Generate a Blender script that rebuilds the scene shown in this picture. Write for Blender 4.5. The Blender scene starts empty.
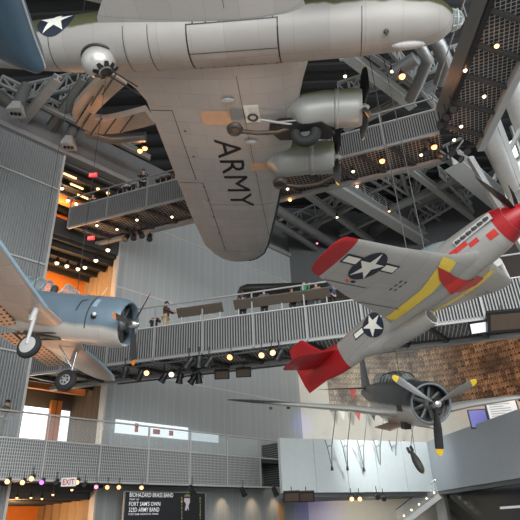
import bpy, bmesh, math, random
from math import sin, cos, pi, radians as R, atan2, sqrt
from mathutils import Vector as V, Matrix, noise
from mathutils.bvhtree import BVHTree
from mathutils.geometry import tessellate_polygon
random.seed(7)
SC = bpy.context.scene
COL = SC.collection

# ------------------------------------------------------------------ camera basis (pitch 27.5 deg, roll 2.6 deg)
F = 520.0
zw = V((-45, 1000, -520)).normalized()
vv = V((0, 0, -1)); yw = (vv - zw * vv.dot(zw)).normalized()
xw = yw.cross(zw)
RC = Matrix((xw, yw, zw))            # world = RC @ cam
CAM = V((0, 0, 1.6))
def ray(px, py): return RC @ V((px - 260, 260 - py, -F))
def atz(px, py, z):
    d = ray(px, py); return CAM + d * ((z - CAM.z) / d.z)
def atd(px, py, dep): return CAM + ray(px, py) * (dep / F)
def aty(px, py, y):
    d = ray(px, py); return CAM + d * (y / d.y)
cam = bpy.data.cameras.new('camera'); co = bpy.data.objects.new('camera', cam); COL.objects.link(co)
co.matrix_world = Matrix.Translation(CAM) @ RC.to_4x4()
cam.sensor_width = 36; cam.lens = 36; cam.clip_end = 300
SC.camera = co

# ------------------------------------------------------------------ materials
def newmat(name):
    m = bpy.data.materials.new(name); m.use_nodes = True
    n = m.node_tree.nodes; l = m.node_tree.links
    return m, n, l, n['Principled BSDF']
def col4(c): return (c[0], c[1], c[2], 1)
def mat(name, c, rough=.5, metal=0., var=.12, scale=3., c2=None, bump=0., spec=.5):
    m, n, l, b = newmat(name)
    b.inputs['Roughness'].default_value = rough; b.inputs['Metallic'].default_value = metal
    b.inputs['Specular IOR Level'].default_value = spec
    tc = n.new('ShaderNodeTexCoord'); nz = n.new('ShaderNodeTexNoise'); nz.inputs['Scale'].default_value = scale; nz.inputs['Detail'].default_value = 4
    l.new(tc.outputs['Object'], nz.inputs['Vector'])
    mx = n.new('ShaderNodeMix'); mx.data_type = 'RGBA'
    mx.inputs['A'].default_value = col4([x * (1 - var) for x in c]); mx.inputs['B'].default_value = col4(c2 or [min(1, x * (1 + var)) for x in c])
    l.new(nz.outputs['Fac'], mx.inputs['Factor']); l.new(mx.outputs['Result'], b.inputs['Base Color'])
    if bump:
        bp = n.new('ShaderNodeBump'); bp.inputs['Strength'].default_value = bump; l.new(nz.outputs['Fac'], bp.inputs['Height']); l.new(bp.outputs['Normal'], b.inputs['Normal'])
    return m
def emit(name, c, s):
    m, n, l, b = newmat(name)
    b.inputs['Base Color'].default_value = col4(c); b.inputs['Emission Color'].default_value = col4(c); b.inputs['Emission Strength'].default_value = s
    return m
def math_n(n, l, op, a, b=None, c=None):
    x = n.new('ShaderNodeMath'); x.operation = op
    for i, v in enumerate((a, b, c)):
        if v is None: continue
        if isinstance(v, (int, float)): x.inputs[i].default_value = v
        else: l.new(v, x.inputs[i])
    return x.outputs[0]
def mixc(n, l, f, a, b):
    mx = n.new('ShaderNodeMix'); mx.data_type = 'RGBA'
    if isinstance(f, float): mx.inputs['Factor'].default_value = f
    else: l.new(f, mx.inputs['Factor'])
    for k, v in (('A', a), ('B', b)):
        if isinstance(v, (tuple, list)): mx.inputs[k].default_value = col4(v)
        else: l.new(v, mx.inputs[k])
    return mx.outputs['Result']
def skin(name, c, c2=None, top=None, zt=0., amp=.15, rough=.42, metal=.25, sx=1.1, sy=.8, line=.55, soft=.05, fscale=.9, patch=.07):
    """sheet-metal aircraft skin: plate pattern, grime, optional second paint above z=zt (wavy edge)"""
    m, n, l, b = newmat(name)
    tc = n.new('ShaderNodeTexCoord'); sp = n.new('ShaderNodeSeparateXYZ'); l.new(tc.outputs['Object'], sp.inputs[0])
    cb = n.new('ShaderNodeCombineXYZ')
    yy = math_n(n, l, 'ADD', sp.outputs['Y'], sp.outputs['Z'])
    l.new(math_n(n, l, 'MULTIPLY', sp.outputs['X'], sx), cb.inputs[0]); l.new(math_n(n, l, 'MULTIPLY', yy, sy), cb.inputs[1])
    br = n.new('ShaderNodeTexBrick'); l.new(cb.outputs[0], br.inputs['Vector'])
    br.inputs['Scale'].default_value = 1; br.inputs['Mortar Size'].default_value = .006; br.inputs['Mortar Smooth'].default_value = .3
    br.inputs['Brick Width'].default_value = 1.3; br.inputs['Row Height'].default_value = .7
    br.inputs['Color1'].default_value = col4([x * (1 - patch) for x in c]); br.inputs['Color2'].default_value = col4([x * (1 + patch) for x in c]); br.inputs['Mortar'].default_value = col4([x * line for x in c])
    nz = n.new('ShaderNodeTexNoise'); nz.inputs['Scale'].default_value = 1.3; nz.inputs['Detail'].default_value = 6; l.new(tc.outputs['Object'], nz.inputs['Vector'])
    g = mixc(n, l, math_n(n, l, 'MULTIPLY', nz.outputs['Fac'], .45), br.outputs['Color'], c2 or [x * .8 for x in c])
    if top is not None:
        n2 = n.new('ShaderNodeTexNoise'); n2.inputs['Scale'].default_value = fscale; n2.inputs['Detail'].default_value = 2; l.new(tc.outputs['Object'], n2.inputs['Vector'])
        e = math_n(n, l, 'ADD', sp.outputs['Z'], math_n(n, l, 'MULTIPLY', math_n(n, l, 'SUBTRACT', n2.outputs['Fac'], .5), amp * 2))
        mr = n.new('ShaderNodeMapRange'); l.new(e, mr.inputs['Value']); mr.inputs['From Min'].default_value = zt - soft; mr.inputs['From Max'].default_value = zt + soft
        g = mixc(n, l, mr.outputs[0], g, mixc(n, l, nz.outputs['Fac'], [x * .8 for x in top], [x * 1.2 for x in top]))
    l.new(g, b.inputs['Base Color'])
    b.inputs['Roughness'].default_value = rough; b.inputs['Metallic'].default_value = metal
    bp = n.new('ShaderNodeBump'); bp.inputs['Strength'].default_value = .25; bp.inputs['Distance'].default_value = .02
    l.new(math_n(n, l, 'ADD', math_n(n, l, 'MULTIPLY', br.outputs['Fac'], -1.), nz.outputs['Fac']), bp.inputs['Height']); l.new(bp.outputs['Normal'], b.inputs['Normal'])
    return m
def gridmat(name, bg, fg, px, pz, wx=.4, wz=0., rough=.5, metal=.3, ax='X', az='Z'):
    """perforated / ribbed sheet: light strands over a dark ground, period px, pz in metres"""
    m, n, l, b = newmat(name)
    tc = n.new('ShaderNodeTexCoord'); sp = n.new('ShaderNodeSeparateXYZ'); l.new(tc.outputs['Object'], sp.inputs[0])
    fx = math_n(n, l, 'LESS_THAN', math_n(n, l, 'FRACT', math_n(n, l, 'DIVIDE', sp.outputs[ax], px)), wx)
    if wz > 0:
        fz = math_n(n, l, 'LESS_THAN', math_n(n, l, 'FRACT', math_n(n, l, 'DIVIDE', sp.outputs[az], pz)), wz)
        fx = math_n(n, l, 'MAXIMUM', fx, fz)
    l.new(mixc(n, l, fx, bg, fg), b.inputs['Base Color'])
    b.inputs['Roughness'].default_value = rough; b.inputs['Metallic'].default_value = metal
    return m
def glass(name, tint=(.8, .9, .9), a=.2, rough=.05):
    m, n, l, b = newmat(name)
    b.inputs['Base Color'].default_value = col4(tint); b.inputs['Roughness'].default_value = rough; b.inputs['Alpha'].default_value = a
    return m

M = {}
M['wall'] = None
M['steel'] = mat('steel_grey', (.34, .34, .33), .45, .3)
M['steel_light'] = mat('steel_light', (.55, .55, .53), .45, .2)
M['steel_dark'] = mat('steel_dark', (.06, .06, .06), .5, .3)
M['black'] = mat('black_paint', (.012, .012, .013), .4, 0)
M['blade_grey'] = mat('blade_grey', (.20, .20, .19), .35, .3)
M['rubber'] = mat('rubber', (.018, .018, .018), .75)
M['white'] = mat('white_paint', (.75, .74, .71), .5, 0, .04)
M['cream'] = mat('cream_wall', (.74, .70, .60), .7, 0, .05)
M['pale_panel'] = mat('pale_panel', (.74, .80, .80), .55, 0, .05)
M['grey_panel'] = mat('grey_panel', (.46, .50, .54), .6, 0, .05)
M['ceiling'] = mat('ceiling_dark', (.022, .023, .024), .8)
M['duct'] = mat('duct_metal', (.22, .225, .22), .4, .5)
M['beam'] = mat('truss_paint', (.27, .28, .27), .55, .1)
M['beam_light'] = mat('truss_paint_pale', (.42, .43, .42), .55, .1)
M['orange'] = mat('orange_wall', (.75, .22, .03), .6, 0, .08)
M['wood'] = mat('orange_wood', (.5, .17, .04), .55, 0, .15)
M['tan'] = mat('tan_wall', (.36, .25, .14), .7, 0, .1)
M['brown'] = mat('brown_wall', (.13, .095, .06), .7, 0, .15)
M['concrete'] = mat('concrete', (.28, .27, .26), .8, 0, .1)
M['glass'] = glass('clear_glass')
M['rail_glass'] = glass('rail_glass', (.8, .87, .88), .16)
M['canopy'] = glass('canopy_glass', (.35, .42, .42), .45, .08)
M['lamp_warm'] = emit('lamp_warm', (1, .50, .2), 2.6)
M['lamp_white'] = emit('lamp_white', (1, .80, .55), 2.6)
M['lamp_amber'] = emit('lamp_amber', (1, .30, .10), 4)
M['lamp_pink'] = emit('lamp_pink', (1, .25, .4), 1.8)
M['lamp_violet'] = emit('lamp_violet', (.5, .15, 1), 1.8)
M['flood_glow'] = emit('flood_glow', (.7, .75, .75), .7)
M['exit_red'] = emit('exit_red', (1, .05, .05), 1.0)
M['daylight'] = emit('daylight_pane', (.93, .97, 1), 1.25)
M['chrome'] = mat('chrome', (.6, .6, .6), .2, .95, .03)
M['engine'] = mat('engine_metal', (.12, .12, .12), .4, .7)
M['yellow'] = mat('yellow_paint', (.85, .55, .03), .45)
M['band_yellow'] = mat('yellow_band', (.90, .66, .08), .45)
M['red'] = mat('tail_red', (.33, .008, .012), .35, 0, .12)
M['red2'] = mat('red_patch', (.52, .03, .025), .45, 0, .2)
M['navy'] = mat('insignia_blue', (.012, .018, .035), .5)
M['insignia_white'] = mat('insignia_white', (.78, .76, .68), .5)

# ------------------------------------------------------------------ mesh helpers
class MB:
    def __init__(s): s.v = []; s.f = []; s.m = []
    def add(s, vs, fs, T=None, mi=0):
        o = len(s.v)
        for p in vs: s.v.append((T @ V(p)) if T is not None else V(p))
        for f in fs: s.f.append([i + o for i in f]); s.m.append(mi)
        return s
    def box(s, c, d, T=None, mi=0, rz=0):
        x, y, z = [k / 2 for k in d]
        rr = Matrix.Rotation(rz, 3, 'Z')
        vs = [rr @ V((a * x, b * y, e * z)) + V(c) for a in (-1, 1) for b in (-1, 1) for e in (-1, 1)]
        return s.add(vs, [(0, 1, 3, 2), (4, 6, 7, 5), (0, 4, 5, 1), (2, 3, 7, 6), (0, 2, 6, 4), (1, 5, 7, 3)], T, mi)
    def bx(s, x0, x1, y0, y1, z0, z1, T=None, mi=0):
        return s.box(((x0 + x1) / 2, (y0 + y1) / 2, (z0 + z1) / 2), (abs(x1 - x0), abs(y1 - y0), abs(z1 - z0)), T, mi)
    def bar(s, a, b, w, h, mi=0, up=V((0, 0, 1))):
        a = V(a); b = V(b); d = (b - a); L = d.length; d.normalize()
        if abs(d.dot(up)) > .98: up = V((1, 0, 0))
        x = d.cross(up).normalized(); u = x.cross(d)
        vs = [p + x * (i * w / 2) + u * (j * h / 2) for p in (a, b) for i, j in ((-1, -1), (1, -1), (1, 1), (-1, 1))]
        return s.add(vs, [(3, 2, 1, 0), (4, 5, 6, 7), (0, 1, 5, 4), (1, 2, 6, 5), (2, 3, 7, 6), (3, 0, 4, 7)], None, mi)
    def ibeam(s, a, b, w, h, t=.08):
        a = V(a); b = V(b)
        s.bar(a + V((0, 0, h / 2)), b + V((0, 0, h / 2)), w, t); s.bar(a - V((0, 0, h / 2)), b - V((0, 0, h / 2)), w, t); s.bar(a, b, t, h)
        return s
    def rings(s, rs, caps=(True, True), closed=False, mi=0, T=None):
        n = len(rs[0]); vs = [p for r in rs for p in r]; fs = []
        m = len(rs)
        for i in range(m if closed else m - 1):
            for j in range(n):
                a = i * n + j; b = i * n + (j + 1) % n; k = ((i + 1) % m) * n
                fs.append((a, b, k + (j + 1) % n, k + j))
        if not closed:
            if caps[0]: fs.append(tuple(range(n - 1, -1, -1)))
            if caps[1]: fs.append(tuple(range((m - 1) * n, m * n)))
        return s.add(vs, fs, T, mi)
    def tube(s, a, b, r0, r1=None, n=12, caps=True, mi=0):
        a = V(a); b = V(b); r1 = r0 if r1 is None else r1
        d = (b - a).normalized(); x = d.orthogonal().normalized(); y = d.cross(x)
        return s.rings([[p + (x * cos(2 * pi * k / n) + y * sin(2 * pi * k / n)) * r for k in range(n)] for p, r in ((a, r0), (b, r1))], (caps, caps), mi=mi)
    def path(s, pts, r, n=8, mi=0):
        pts = [V(p) for p in pts]; rs = []
        for i, p in enumerate(pts):
            d = (pts[min(i + 1, len(pts) - 1)] - pts[max(i - 1, 0)]).normalized()
            up = V((0, 0, 1)) if abs(d.z) < .95 else V((1, 0, 0))
            x = d.cross(up).normalized(); y = x.cross(d)
            rs.append([p + (x * cos(2 * pi * k / n) + y * sin(2 * pi * k / n)) * r for k in range(n)])
        return s.rings(rs, mi=mi)
    def lathe(s, prof, c=(0, 0, 0), axis=(0, 0, 1), n=24, mi=0, caps=(True, True)):
        d = V(axis).normalized(); x = d.orthogonal().normalized(); y = d.cross(x); c = V(c)
        return s.rings([[c + d * h + (x * cos(2 * pi * k / n) + y * sin(2 * pi * k / n)) * max(r, .001) for k in range(n)] for r, h in prof], caps, mi=mi)
    def sphere(s, c, r, n=16, m=10, sc=(1, 1, 1), mi=0):
        c = V(c); rs = []
        for i in range(m + 1):
            t = pi * i / m; rr = max(sin(t), .01) * r
            rs.append([c + V((rr * cos(2 * pi * k / n) * sc[0], rr * sin(2 * pi * k / n) * sc[1], r * cos(t) * sc[2])) for k in range(n)])
        return s.rings(rs, mi=mi)
    def torus(s, c, Rr, r, axis=(0, 1, 0), n=32, k=12, sq=1., mi=0):
        d = V(axis).normalized(); x = d.orthogonal().normalized(); y = d.cross(x); c = V(c); rs = []
        for i in range(n):
            e = x * cos(2 * pi * i / n) + y * sin(2 * pi * i / n)
            rs.append([c + e * (Rr + r * cos(2 * pi * j / k)) + d * (r * sq * sin(2 * pi * j / k)) for j in range(k)])
        return s.rings(rs, closed=True, mi=mi)
    def prism(s, poly, d, T=None, mi=0):
        """poly: 3-D points, extruded by vector d"""
        n = len(poly); d = V(d)
        vs = [V(p) for p in poly] + [V(p) + d for p in poly]
        fs = [tuple(range(n - 1, -1, -1)), tuple(range(n, 2 * n))] + [(i, (i + 1) % n, n + (i + 1) % n, n + i) for i in range(n)]
        return s.add(vs, fs, T, mi)
    def build(s, name, mats, parent=None, smooth=False, frame=None, world=True, fix=True, ang=40):
        if not isinstance(mats, (list, tuple)): mats = [mats]
        me = bpy.data.meshes.new(name)
        vs = s.v
        o = bpy.data.objects.new(name, me)
        if parent is not None:
            if world and parent.name in WM:
                inv = WM[parent.name].inverted(); vs = [inv @ v for v in vs]
            o.parent = parent
            if parent.name in WM: WM[o.name] = WM[parent.name]
        elif frame is not None:
            o.matrix_world = frame
        elif vs:
            xs = [v.x for v in vs]; ys = [v.y for v in vs]; zs = [v.z for v in vs]
            org = V(((min(xs) + max(xs)) / 2, (min(ys) + max(ys)) / 2, min(zs))); vs = [v - org for v in vs]; o.location = org
        me.from_pydata([tuple(v) for v in vs], [], s.f)
        for m in mats: me.materials.append(m)
        if len(mats) > 1: me.polygons.foreach_set('material_index', s.m)
        if fix:
            bm = bmesh.new(); bm.from_mesh(me); bmesh.ops.recalc_face_normals(bm, faces=bm.faces); bm.to_mesh(me); bm.free()
        if smooth:
            me.polygons.foreach_set('use_smooth', [True] * len(me.polygons))
            me.set_sharp_from_angle(angle=R(ang))
        me.update()
        COL.objects.link(o)
        return o
WM = {}
def tag(o, label=None, cat=None, group=None, kind=None):
    if label: o['label'] = label
    if cat: o['category'] = cat
    if group: o['group'] = group
    if kind: o['kind'] = kind
    return o
def thing(name, label, cat, loc=(0, 0, 0), group=None, mw=None, rz=0):
    o = bpy.data.objects.new(name, None); COL.objects.link(o)
    o.empty_display_size = .2
    m = mw if mw is not None else Matrix.Translation(V(loc)) @ Matrix.Rotation(rz, 4, 'Z')
    o.matrix_world = m; WM[o.name] = m
    return tag(o, label, cat, group)
def struct(o): o['kind'] = 'structure'; return o
def copy_tree(o, loc=None, mw=None, label=None):
    def rec(a, par):
        c = a.copy(); COL.objects.link(c)
        if par: c.parent = par
        for ch in a.children: rec(ch, c)
        return c
    kids = rec(o, None)
    if loc is not None: kids.location = loc
    if mw is not None: kids.matrix_world = mw
    if label: kids['label'] = label
    return kids
def frame(o, x, z=(0, 0, 1)):
    x = V(x).normalized(); z = V(z); y = z.cross(x).normalized(); z = x.cross(y)
    return Matrix.Translation(V(o)) @ Matrix((x, y, z)).transposed().to_4x4()

# ------------------------------------------------------------------ decals that follow a surface
def decal(target, polys, o, u, v, d, name, material, parent, off=.012, step=.25, thick=None):
    vs_, fs_ = [], []
    for tg in (target if isinstance(target, (list, tuple)) else [target]):
        o0 = len(vs_); vs_ += [x.co for x in tg.data.vertices]; fs_ += [[i + o0 for i in p.vertices] for p in tg.data.polygons]
    bv = BVHTree.FromPolygons(vs_, fs_)
    o = V(o); u = V(u).normalized(); v = V(v).normalized(); d = V(d).normalized()
    bm = bmesh.new()
    for poly in polys:
        vs = [bm.verts.new((p[0], p[1], 0)) for p in poly]
        for t in tessellate_polygon([[V((p[0], p[1], 0)) for p in poly]]):
            try: bm.faces.new([vs[i] for i in t])
            except ValueError: pass
    for _ in range(7):
        es = [e for e in bm.edges if e.calc_length() > step]
        if not es: break
        bmesh.ops.subdivide_edges(bm, edges=es, cuts=1); bmesh.ops.triangulate(bm, faces=[f for f in bm.faces if len(f.verts) > 3])
    dead = []
    for w in bm.verts:
        p = o + u * w.co.x + v * w.co.y
        h, nn, i, dist = bv.ray_cast(p - d * 6, d)
        if h is None: dead.append(w); continue
        if nn.dot(d) > 0: nn = -nn
        w.co = h + nn * off
    bmesh.ops.delete(bm, geom=dead, context='VERTS')
    nm = bpy.data.meshes.new(name); bm.to_mesh(nm); bm.free(); nm.materials.append(material)
    ob = bpy.data.objects.new(name, nm); COL.objects.link(ob); ob.parent = parent
    return ob
def star(r, rot=pi / 2, cx=0, cy=0): return [(cx + cos(rot + k * pi / 5) * (r if k % 2 == 0 else r * .385), cy + sin(rot + k * pi / 5) * (r if k % 2 == 0 else r * .385)) for k in range(10)]
def disc(r, n=32, cx=0, cy=0): return [(cx + r * cos(2 * pi * k / n), cy + r * sin(2 * pi * k / n)) for k in range(n)]
def rect(x0, x1, y0, y1): return [(x0, y0), (x1, y0), (x1, y1), (x0, y1)]
def insignia(target, parent, o, u, v, d, r, bars=True, step=.25):
    bl = [disc(r)]
    if bars: bl += [rect(-2.05 * r, -.9 * r, -.1 * r, .5 * r), rect(.9 * r, 2.05 * r, -.1 * r, .5 * r)]
    a = decal(target, bl, o, u, v, d, 'insignia_disc', M['navy'], parent, .012, step)
    wh = [star(r * .96)]
    if bars: wh += [rect(-1.95 * r, -1.0 * r, 0, .4 * r), rect(1.0 * r, 1.95 * r, 0, .4 * r)]
    decal(target, wh, o, u, v, d, 'insignia_star', M['insignia_white'], a, .02, step)
def text_polys(s, h, w=None, bold=0.0):
    cu = bpy.data.curves.new('t', 'FONT'); cu.body = s; cu.offset = bold; cu.resolution_u = 2; cu.align_x = 'LEFT'
    ob = bpy.data.objects.new('t', cu); COL.objects.link(ob)
    bpy.context.view_layer.update()
    me = bpy.data.meshes.new_from_object(ob.evaluated_get(bpy.context.evaluated_depsgraph_get()))
    bpy.data.objects.remove(ob); 
    xs = [v.co.x for v in me.vertices]; ys = [v.co.y for v in me.vertices]
    x0, x1, y0, y1 = min(xs), max(xs), min(ys), max(ys)
    k = h / (y1 - y0); kx = (w / (x1 - x0)) if w else k
    ps = [[((me.vertices[i].co.x - x0) * kx, (me.vertices[i].co.y - y0) * k) for i in p.vertices] for p in me.polygons]
    return ps
def text_mesh(s, h, w, name, material, parent, o, u, v, bold=0., world=True):
    mb = MB(); u = V(u); v = V(v); o = V(o); nrm = u.cross(v).normalized()
    for p in text_polys(s, h, w, bold):
        mb.add([o + u * a + v * b for a, b in p], [tuple(range(len(p)))])
    return mb.build(name, material, parent, fix=False, world=world)

# ------------------------------------------------------------------ aircraft helpers (local: x forward, y to port, z up)
def body(mb, st, n=32, e=1., mi=0, caps=(True, True)):
    rs = []
    for (x, zc, hw, ht, hb) in st:
        r = []
        for k in range(n):
            a = 2 * pi * k / n; c, s_ = cos(a), sin(a)
            sg = lambda t: (1 if t >= 0 else -1) * abs(t) ** e
            r.append(V((x, hw * sg(c), zc + (ht if s_ >= 0 else hb) * sg(s_))))
        rs.append(r)
    return mb.rings(rs, caps, mi=mi)
def interp(st, k=3):
    """Catmull-Rom resample of station tuples"""
    out = []
    n = len(st)
    for i in range(n - 1):
        p0 = st[max(i - 1, 0)]; p1 = st[i]; p2 = st[i + 1]; p3 = st[min(i + 2, n - 1)]
        for j in range(k):
            t = j / k
            out.append(tuple(.5 * (2 * b + (c - a) * t + (2 * a - 5 * b + 4 * c - d) * t * t + (-a + 3 * b - 3 * c + d) * t ** 3) for a, b, c, d in zip(p0, p1, p2, p3)))
    out.append(st[-1]); return out
def foil(n=10):
    pts = []
    th = lambda x: 5 * (.2969 * sqrt(x) - .126 * x - .3516 * x * x + .2843 * x ** 3 - .1015 * x ** 4)
    xs = [(1 - cos(pi * i / n)) / 2 for i in range(n + 1)]
    for x in reversed(xs): pts.append((x, th(x)))
    for x in xs[1:-1]: pts.append((x, -th(x) * .75))
    return pts
def wing(mb, secs, side=1, vertical=False, mi=0):
    """secs: (span, x_le, x_te, offset, thickness/chord)"""
    fp = foil(); rs = []
    for (y, le, te, z, tc) in secs:
        c = le - te
        if vertical: rs.append([V((le - c * a, b * c * tc, y)) for a, b in fp])
        else: rs.append([V((le - c * a, y * side, z + b * c * tc)) for a, b in fp])
    return mb.rings(rs, mi=mi)
def blade(mb, hub, ax, ang, L, w, r0=.12, mi=0, mtip=1, tip=.86, pitch=R(35)):
    """propeller blade radial from hub; ax = shaft axis"""
    ax = V(ax).normalized(); x = ax.orthogonal().normalized()
    if abs(ax.x) > .9: x = V((0, 1, 0))
    y = ax.cross(x)
    rd = x * cos(ang) + y * sin(ang); tg = ax.cross(rd)
    rs = []; ts = [0, .06, .12, .25, .45, .65, .8, tip, tip + .001, tip + (1 - tip) * .5, tip + (1 - tip) * .8, 1.]
    for t in ts:
        ww = w * (.28 + .72 * min(1, max(0, (t - .05) / .3))) * (1 if t < .8 else sqrt(max(.04, 1 - ((t - .8) / .21) ** 2)))
        th = .07 * (1 - t) + .012
        if t < .08: ww = .1; th = .1
        pa = pitch * (1.5 - t); cd = tg * cos(pa) + ax * sin(pa); nn = rd.cross(cd)
        c = V(hub) + rd * (r0 + (L - r0) * t)
        rs.append([c + cd * (ww / 2 * cos(q)) + nn * (th / 2 * sin(q)) for q in [2 * pi * k / 10 for k in range(10)]])
    k = 8
    mb.rings(rs[:k], (True, False), mi=mi); mb.rings(rs[k:], (False, True), mi=mtip)
def radial_engine(parent, cx, cy, cz, rad, depth=.5, shade=None, spin=.16):
    """cylinders and crank case inside a cowl; front at cx"""
    m = MB()
    m.lathe([(rad * .97, -depth), (rad * .97, -depth - .02)], (cx, cy, cz), (1, 0, 0), 24)
    for k in range(9):
        a = 2 * pi * k / 9
        d = V((0, cos(a), sin(a))); c = V((cx - depth * .55, cy, cz))
        m.tube(c + d * rad * .28, c + d * rad * .9, rad * .15, rad * .13, 8)
    e = m.build('engine_cylinders', M['engine'], parent, True, world=False)
    m = MB(); m.lathe([(rad * .36, -depth * .6), (rad * .34, -depth * .25), (rad * .22, 0), (.07, .08)], (cx, cy, cz), (1, 0, 0), 20)
    m.build('crankcase', mat('crankcase', (.3, .31, .31), .35, .6), e, True, world=False)
    return e
def cowl_ring(mb, cx, cy, cz, rf, rb, L, n=32, mi=0):
    pr = [(rf * .86, -.25), (rf * .84, -.1), (rf * .88, -.02), (rf * .93, .0), (rf * .98, -.06), (rf * 1.02, -.18), (rb, -L * .5), (rb * .99, -L)]
    mb.lathe(pr, (cx, cy, cz), (1, 0, 0), n, mi=mi, caps=(False, False))
def MWM(t, Rm, s):
    return Matrix.Translation(V(t)) @ Matrix(Rm).to_4x4() @ Matrix.Diagonal((s[0], s[1], s[2], 1))

def vcable(parent, mw, pts, top=29.5, r=.014):
    inv_ = mw.inverted()
    for p in pts:
        a = mw @ V(p); m = MB(); m.tube(p, inv_ @ V((a.x, a.y, top)), r, n=6); m.build('suspension_cable', M['steel_dark'], parent, world=False)
# ================================================================== BOMBER (four engines, flying to the right above us)
MW_B = MWM((7.2995, 12.6164, 17.5864), ((.98811, .09661, .11959), (-.11653, .97806, .17267), (-.10028, -.18455, .97769)), (1.0603, .9473, .9956))
def bomber():
    t = thing('four_engine_bomber', 'huge grey four-engine bomber with ARMY lettered under its wing, filling the top', 'aircraft', mw=MW_B)
    olive = (.075, .08, .035)
    sk = skin('bomber_skin', (.37, .35, .325), (.26, .245, .225), olive, -.42, .28, .5, .12)
    wk = skin('bomber_wing_skin', (.42, .405, .385), (.32, .305, .29), None, rough=.5, metal=.12)
    st = [(-.12, -.22, .40, .40, .40), (-.5, -.2, .72, .7, .7), (-1.2, -.12, .95, .95, .95), (-2.4, -.03, 1.1, 1.15, 1.12), (-4, 0, 1.18, 1.5, 1.22), (-7, 0, 1.2, 1.6, 1.25), (-10, 0, 1.2, 1.35, 1.25), (-12.4, .02, 1.16, 1.25, 1.2),
          (-14.5, .12, 1.02, 1.1, 1.08), (-17, .28, .78, .95, .88), (-19.5, .45, .5, .8, .66), (-21.5, .58, .27, .5, .4), (-22.5, .62, .1, .25, .2)]
    m = MB(); body(m, interp(st, 4), 40)
    fu = m.build('fuselage', sk, t, True, world=False)
    m = MB(); m.lathe([(.03, .42), (.2, .36), (.36, .16), (.42, -.02)], (-.1, 0, -.22), (1, 0, 0), 24)
    ng = m.build('nose_glass', M['canopy'], t, True, world=False)
    m = MB()
    for k in range(8):
        a = 2 * pi * k / 8
        m.path([(.3, .05 * cos(a), -.22 + .05 * sin(a)), (.17, .29 * cos(a), -.22 + .29 * sin(a)), (-.1, .42 * cos(a), -.22 + .42 * sin(a))], .018, 6)
    m.torus((.06, 0, -.22), .37, .02, (1, 0, 0)); m.build('nose_frame', M['steel_light'], ng, True, world=False)
    for sy in (-1, 1):
        decal(fu, [rect(-.25, .25, -.16, .16)], (-1.6, sy * 1.0, .15), (1, 0, 0), (0, 0, 1), (0, -sy, 0), 'cheek_window', M['canopy'], t)
        decal(fu, [rect(-.3, .3, -.3, .3)], (-13.9, sy * .9, .35), (1, 0, 0), (0, 0, 1), (0, -sy, 0), 'waist_window', M['black'], t)
    # white star low on the side
    insignia(fu, t, (-14.0, -.9, .08), (1, 0, 0), (0, 0, 1), (0, 1, 0), .72, False, .12)
    # bomb doors and seams
    L = []
    for x0, x1, y0, y1 in ((-9.0, -5.85, -.95, -.92), (-9.0, -5.85, .92, .95), (-9.0, -5.85, -.012, .012), (-9.02, -8.97, -.95, .95), (-5.88, -5.83, -.95, .95)): L.append(rect(x0, x1, y0, y1))
    for k in range(7):
        for yy in (-.95, .95): L.append(rect(-8.8 + k * .46, -8.74 + k * .46, yy - .16, yy + .02))
    decal(fu, L, (0, 0, 0), (1, 0, 0), (0, 1, 0), (0, 0, 1), 'bomb_door_seam', M['black'], t, .014)
    L = [rect(x, x + .03, -1, 1) for x in (-3.1, -10.4, -11.3, -14.2)]
    for l_ in L: decal(fu, [l_], (0, 0, 0), (1, 0, 0), (0, 1, 0), (0, 0, 1), 'frame_seam', M['steel_dark'], t, .01)
    m = MB(); m.sphere((-1.55, .35, -1.1), .28, 16, 10, (2.0, .6, .55)); m.build('chin_blister', wk, t, True, world=False)
    m = MB(); m.sphere((-2.3, -.3, -1.17), .09, 10, 6); m.tube((-2.3, -.3, -1.1), (-2.3, -.3, -1.4), .03); m.build('antenna_mast', M['steel_dark'], t, True, world=False)
    # ball turret
    bc = V((-12.35, .05, -1.28))
    m = MB(); m.torus((bc.x, bc.y, -1.1), .66, .05, (0, 0, 1), 36, 8); rg = m.build('turret_ring', M['steel_dark'], t, True, world=False)
    m = MB(); m.sphere(bc, .62, 28, 18); bt = m.build('ball_turret', skin('turret_skin', (.55, .53, .5), None, sx=3, sy=3, rough=.35, metal=.4), t, True, world=False)
    d0 = V((.55, .25, -.8)).normalized(); a1 = d0.orthogonal().normalized(); a2 = d0.cross(a1)
    for k in range(8):
        a = 2 * pi * k / 8 + .2; e = (d0 * .84 + (a1 * cos(a) + a2 * sin(a)) * .55).normalized()
        s1 = e.cross(d0).normalized(); s2 = e.cross(s1)
        decal(bt, [[(-.12, -.1), (.12, -.1), (.09, .1), (-.09, .1)]], bc, s1, s2, -e, 'turret_pane', M['black'], bt, .012, .06) if False else None
        mm = MB(); q = bc + e * .625
        mm.prism([q + s1 * x + s2 * y for x, y in ((-.11, -.11), (.11, -.11), (.07, .1), (-.07, .1))], e * .012); mm.build('turret_pane', M['black'], bt, world=False)
    mm = MB(); mm.lathe([(.2, 0), (.2, .02), (.17, .03)], bc + d0 * .61, d0, 20); mm.build('turret_port', M['black'], bt, True, world=False)
    m = MB()
    for q in (-.2, .2):
        p = bc + V((.3, q + .15, -.35)); m.tube(p, p + V((1.0, .95, -.12)), .035, .03, 8)
    m.build('turret_gun', M['black'], bt, True, world=False)
    # wings traced plan form
    LE = [(0, -4.6), (1.05, -4.9), (2.3, -5.25), (5.2, -5.72), (7.2, -6.25), (10.85, -7.02), (14.0, -7.75), (15.0, -8.1), (15.6, -8.6), (15.9, -9.2), (16.0, -9.7)]
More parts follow.
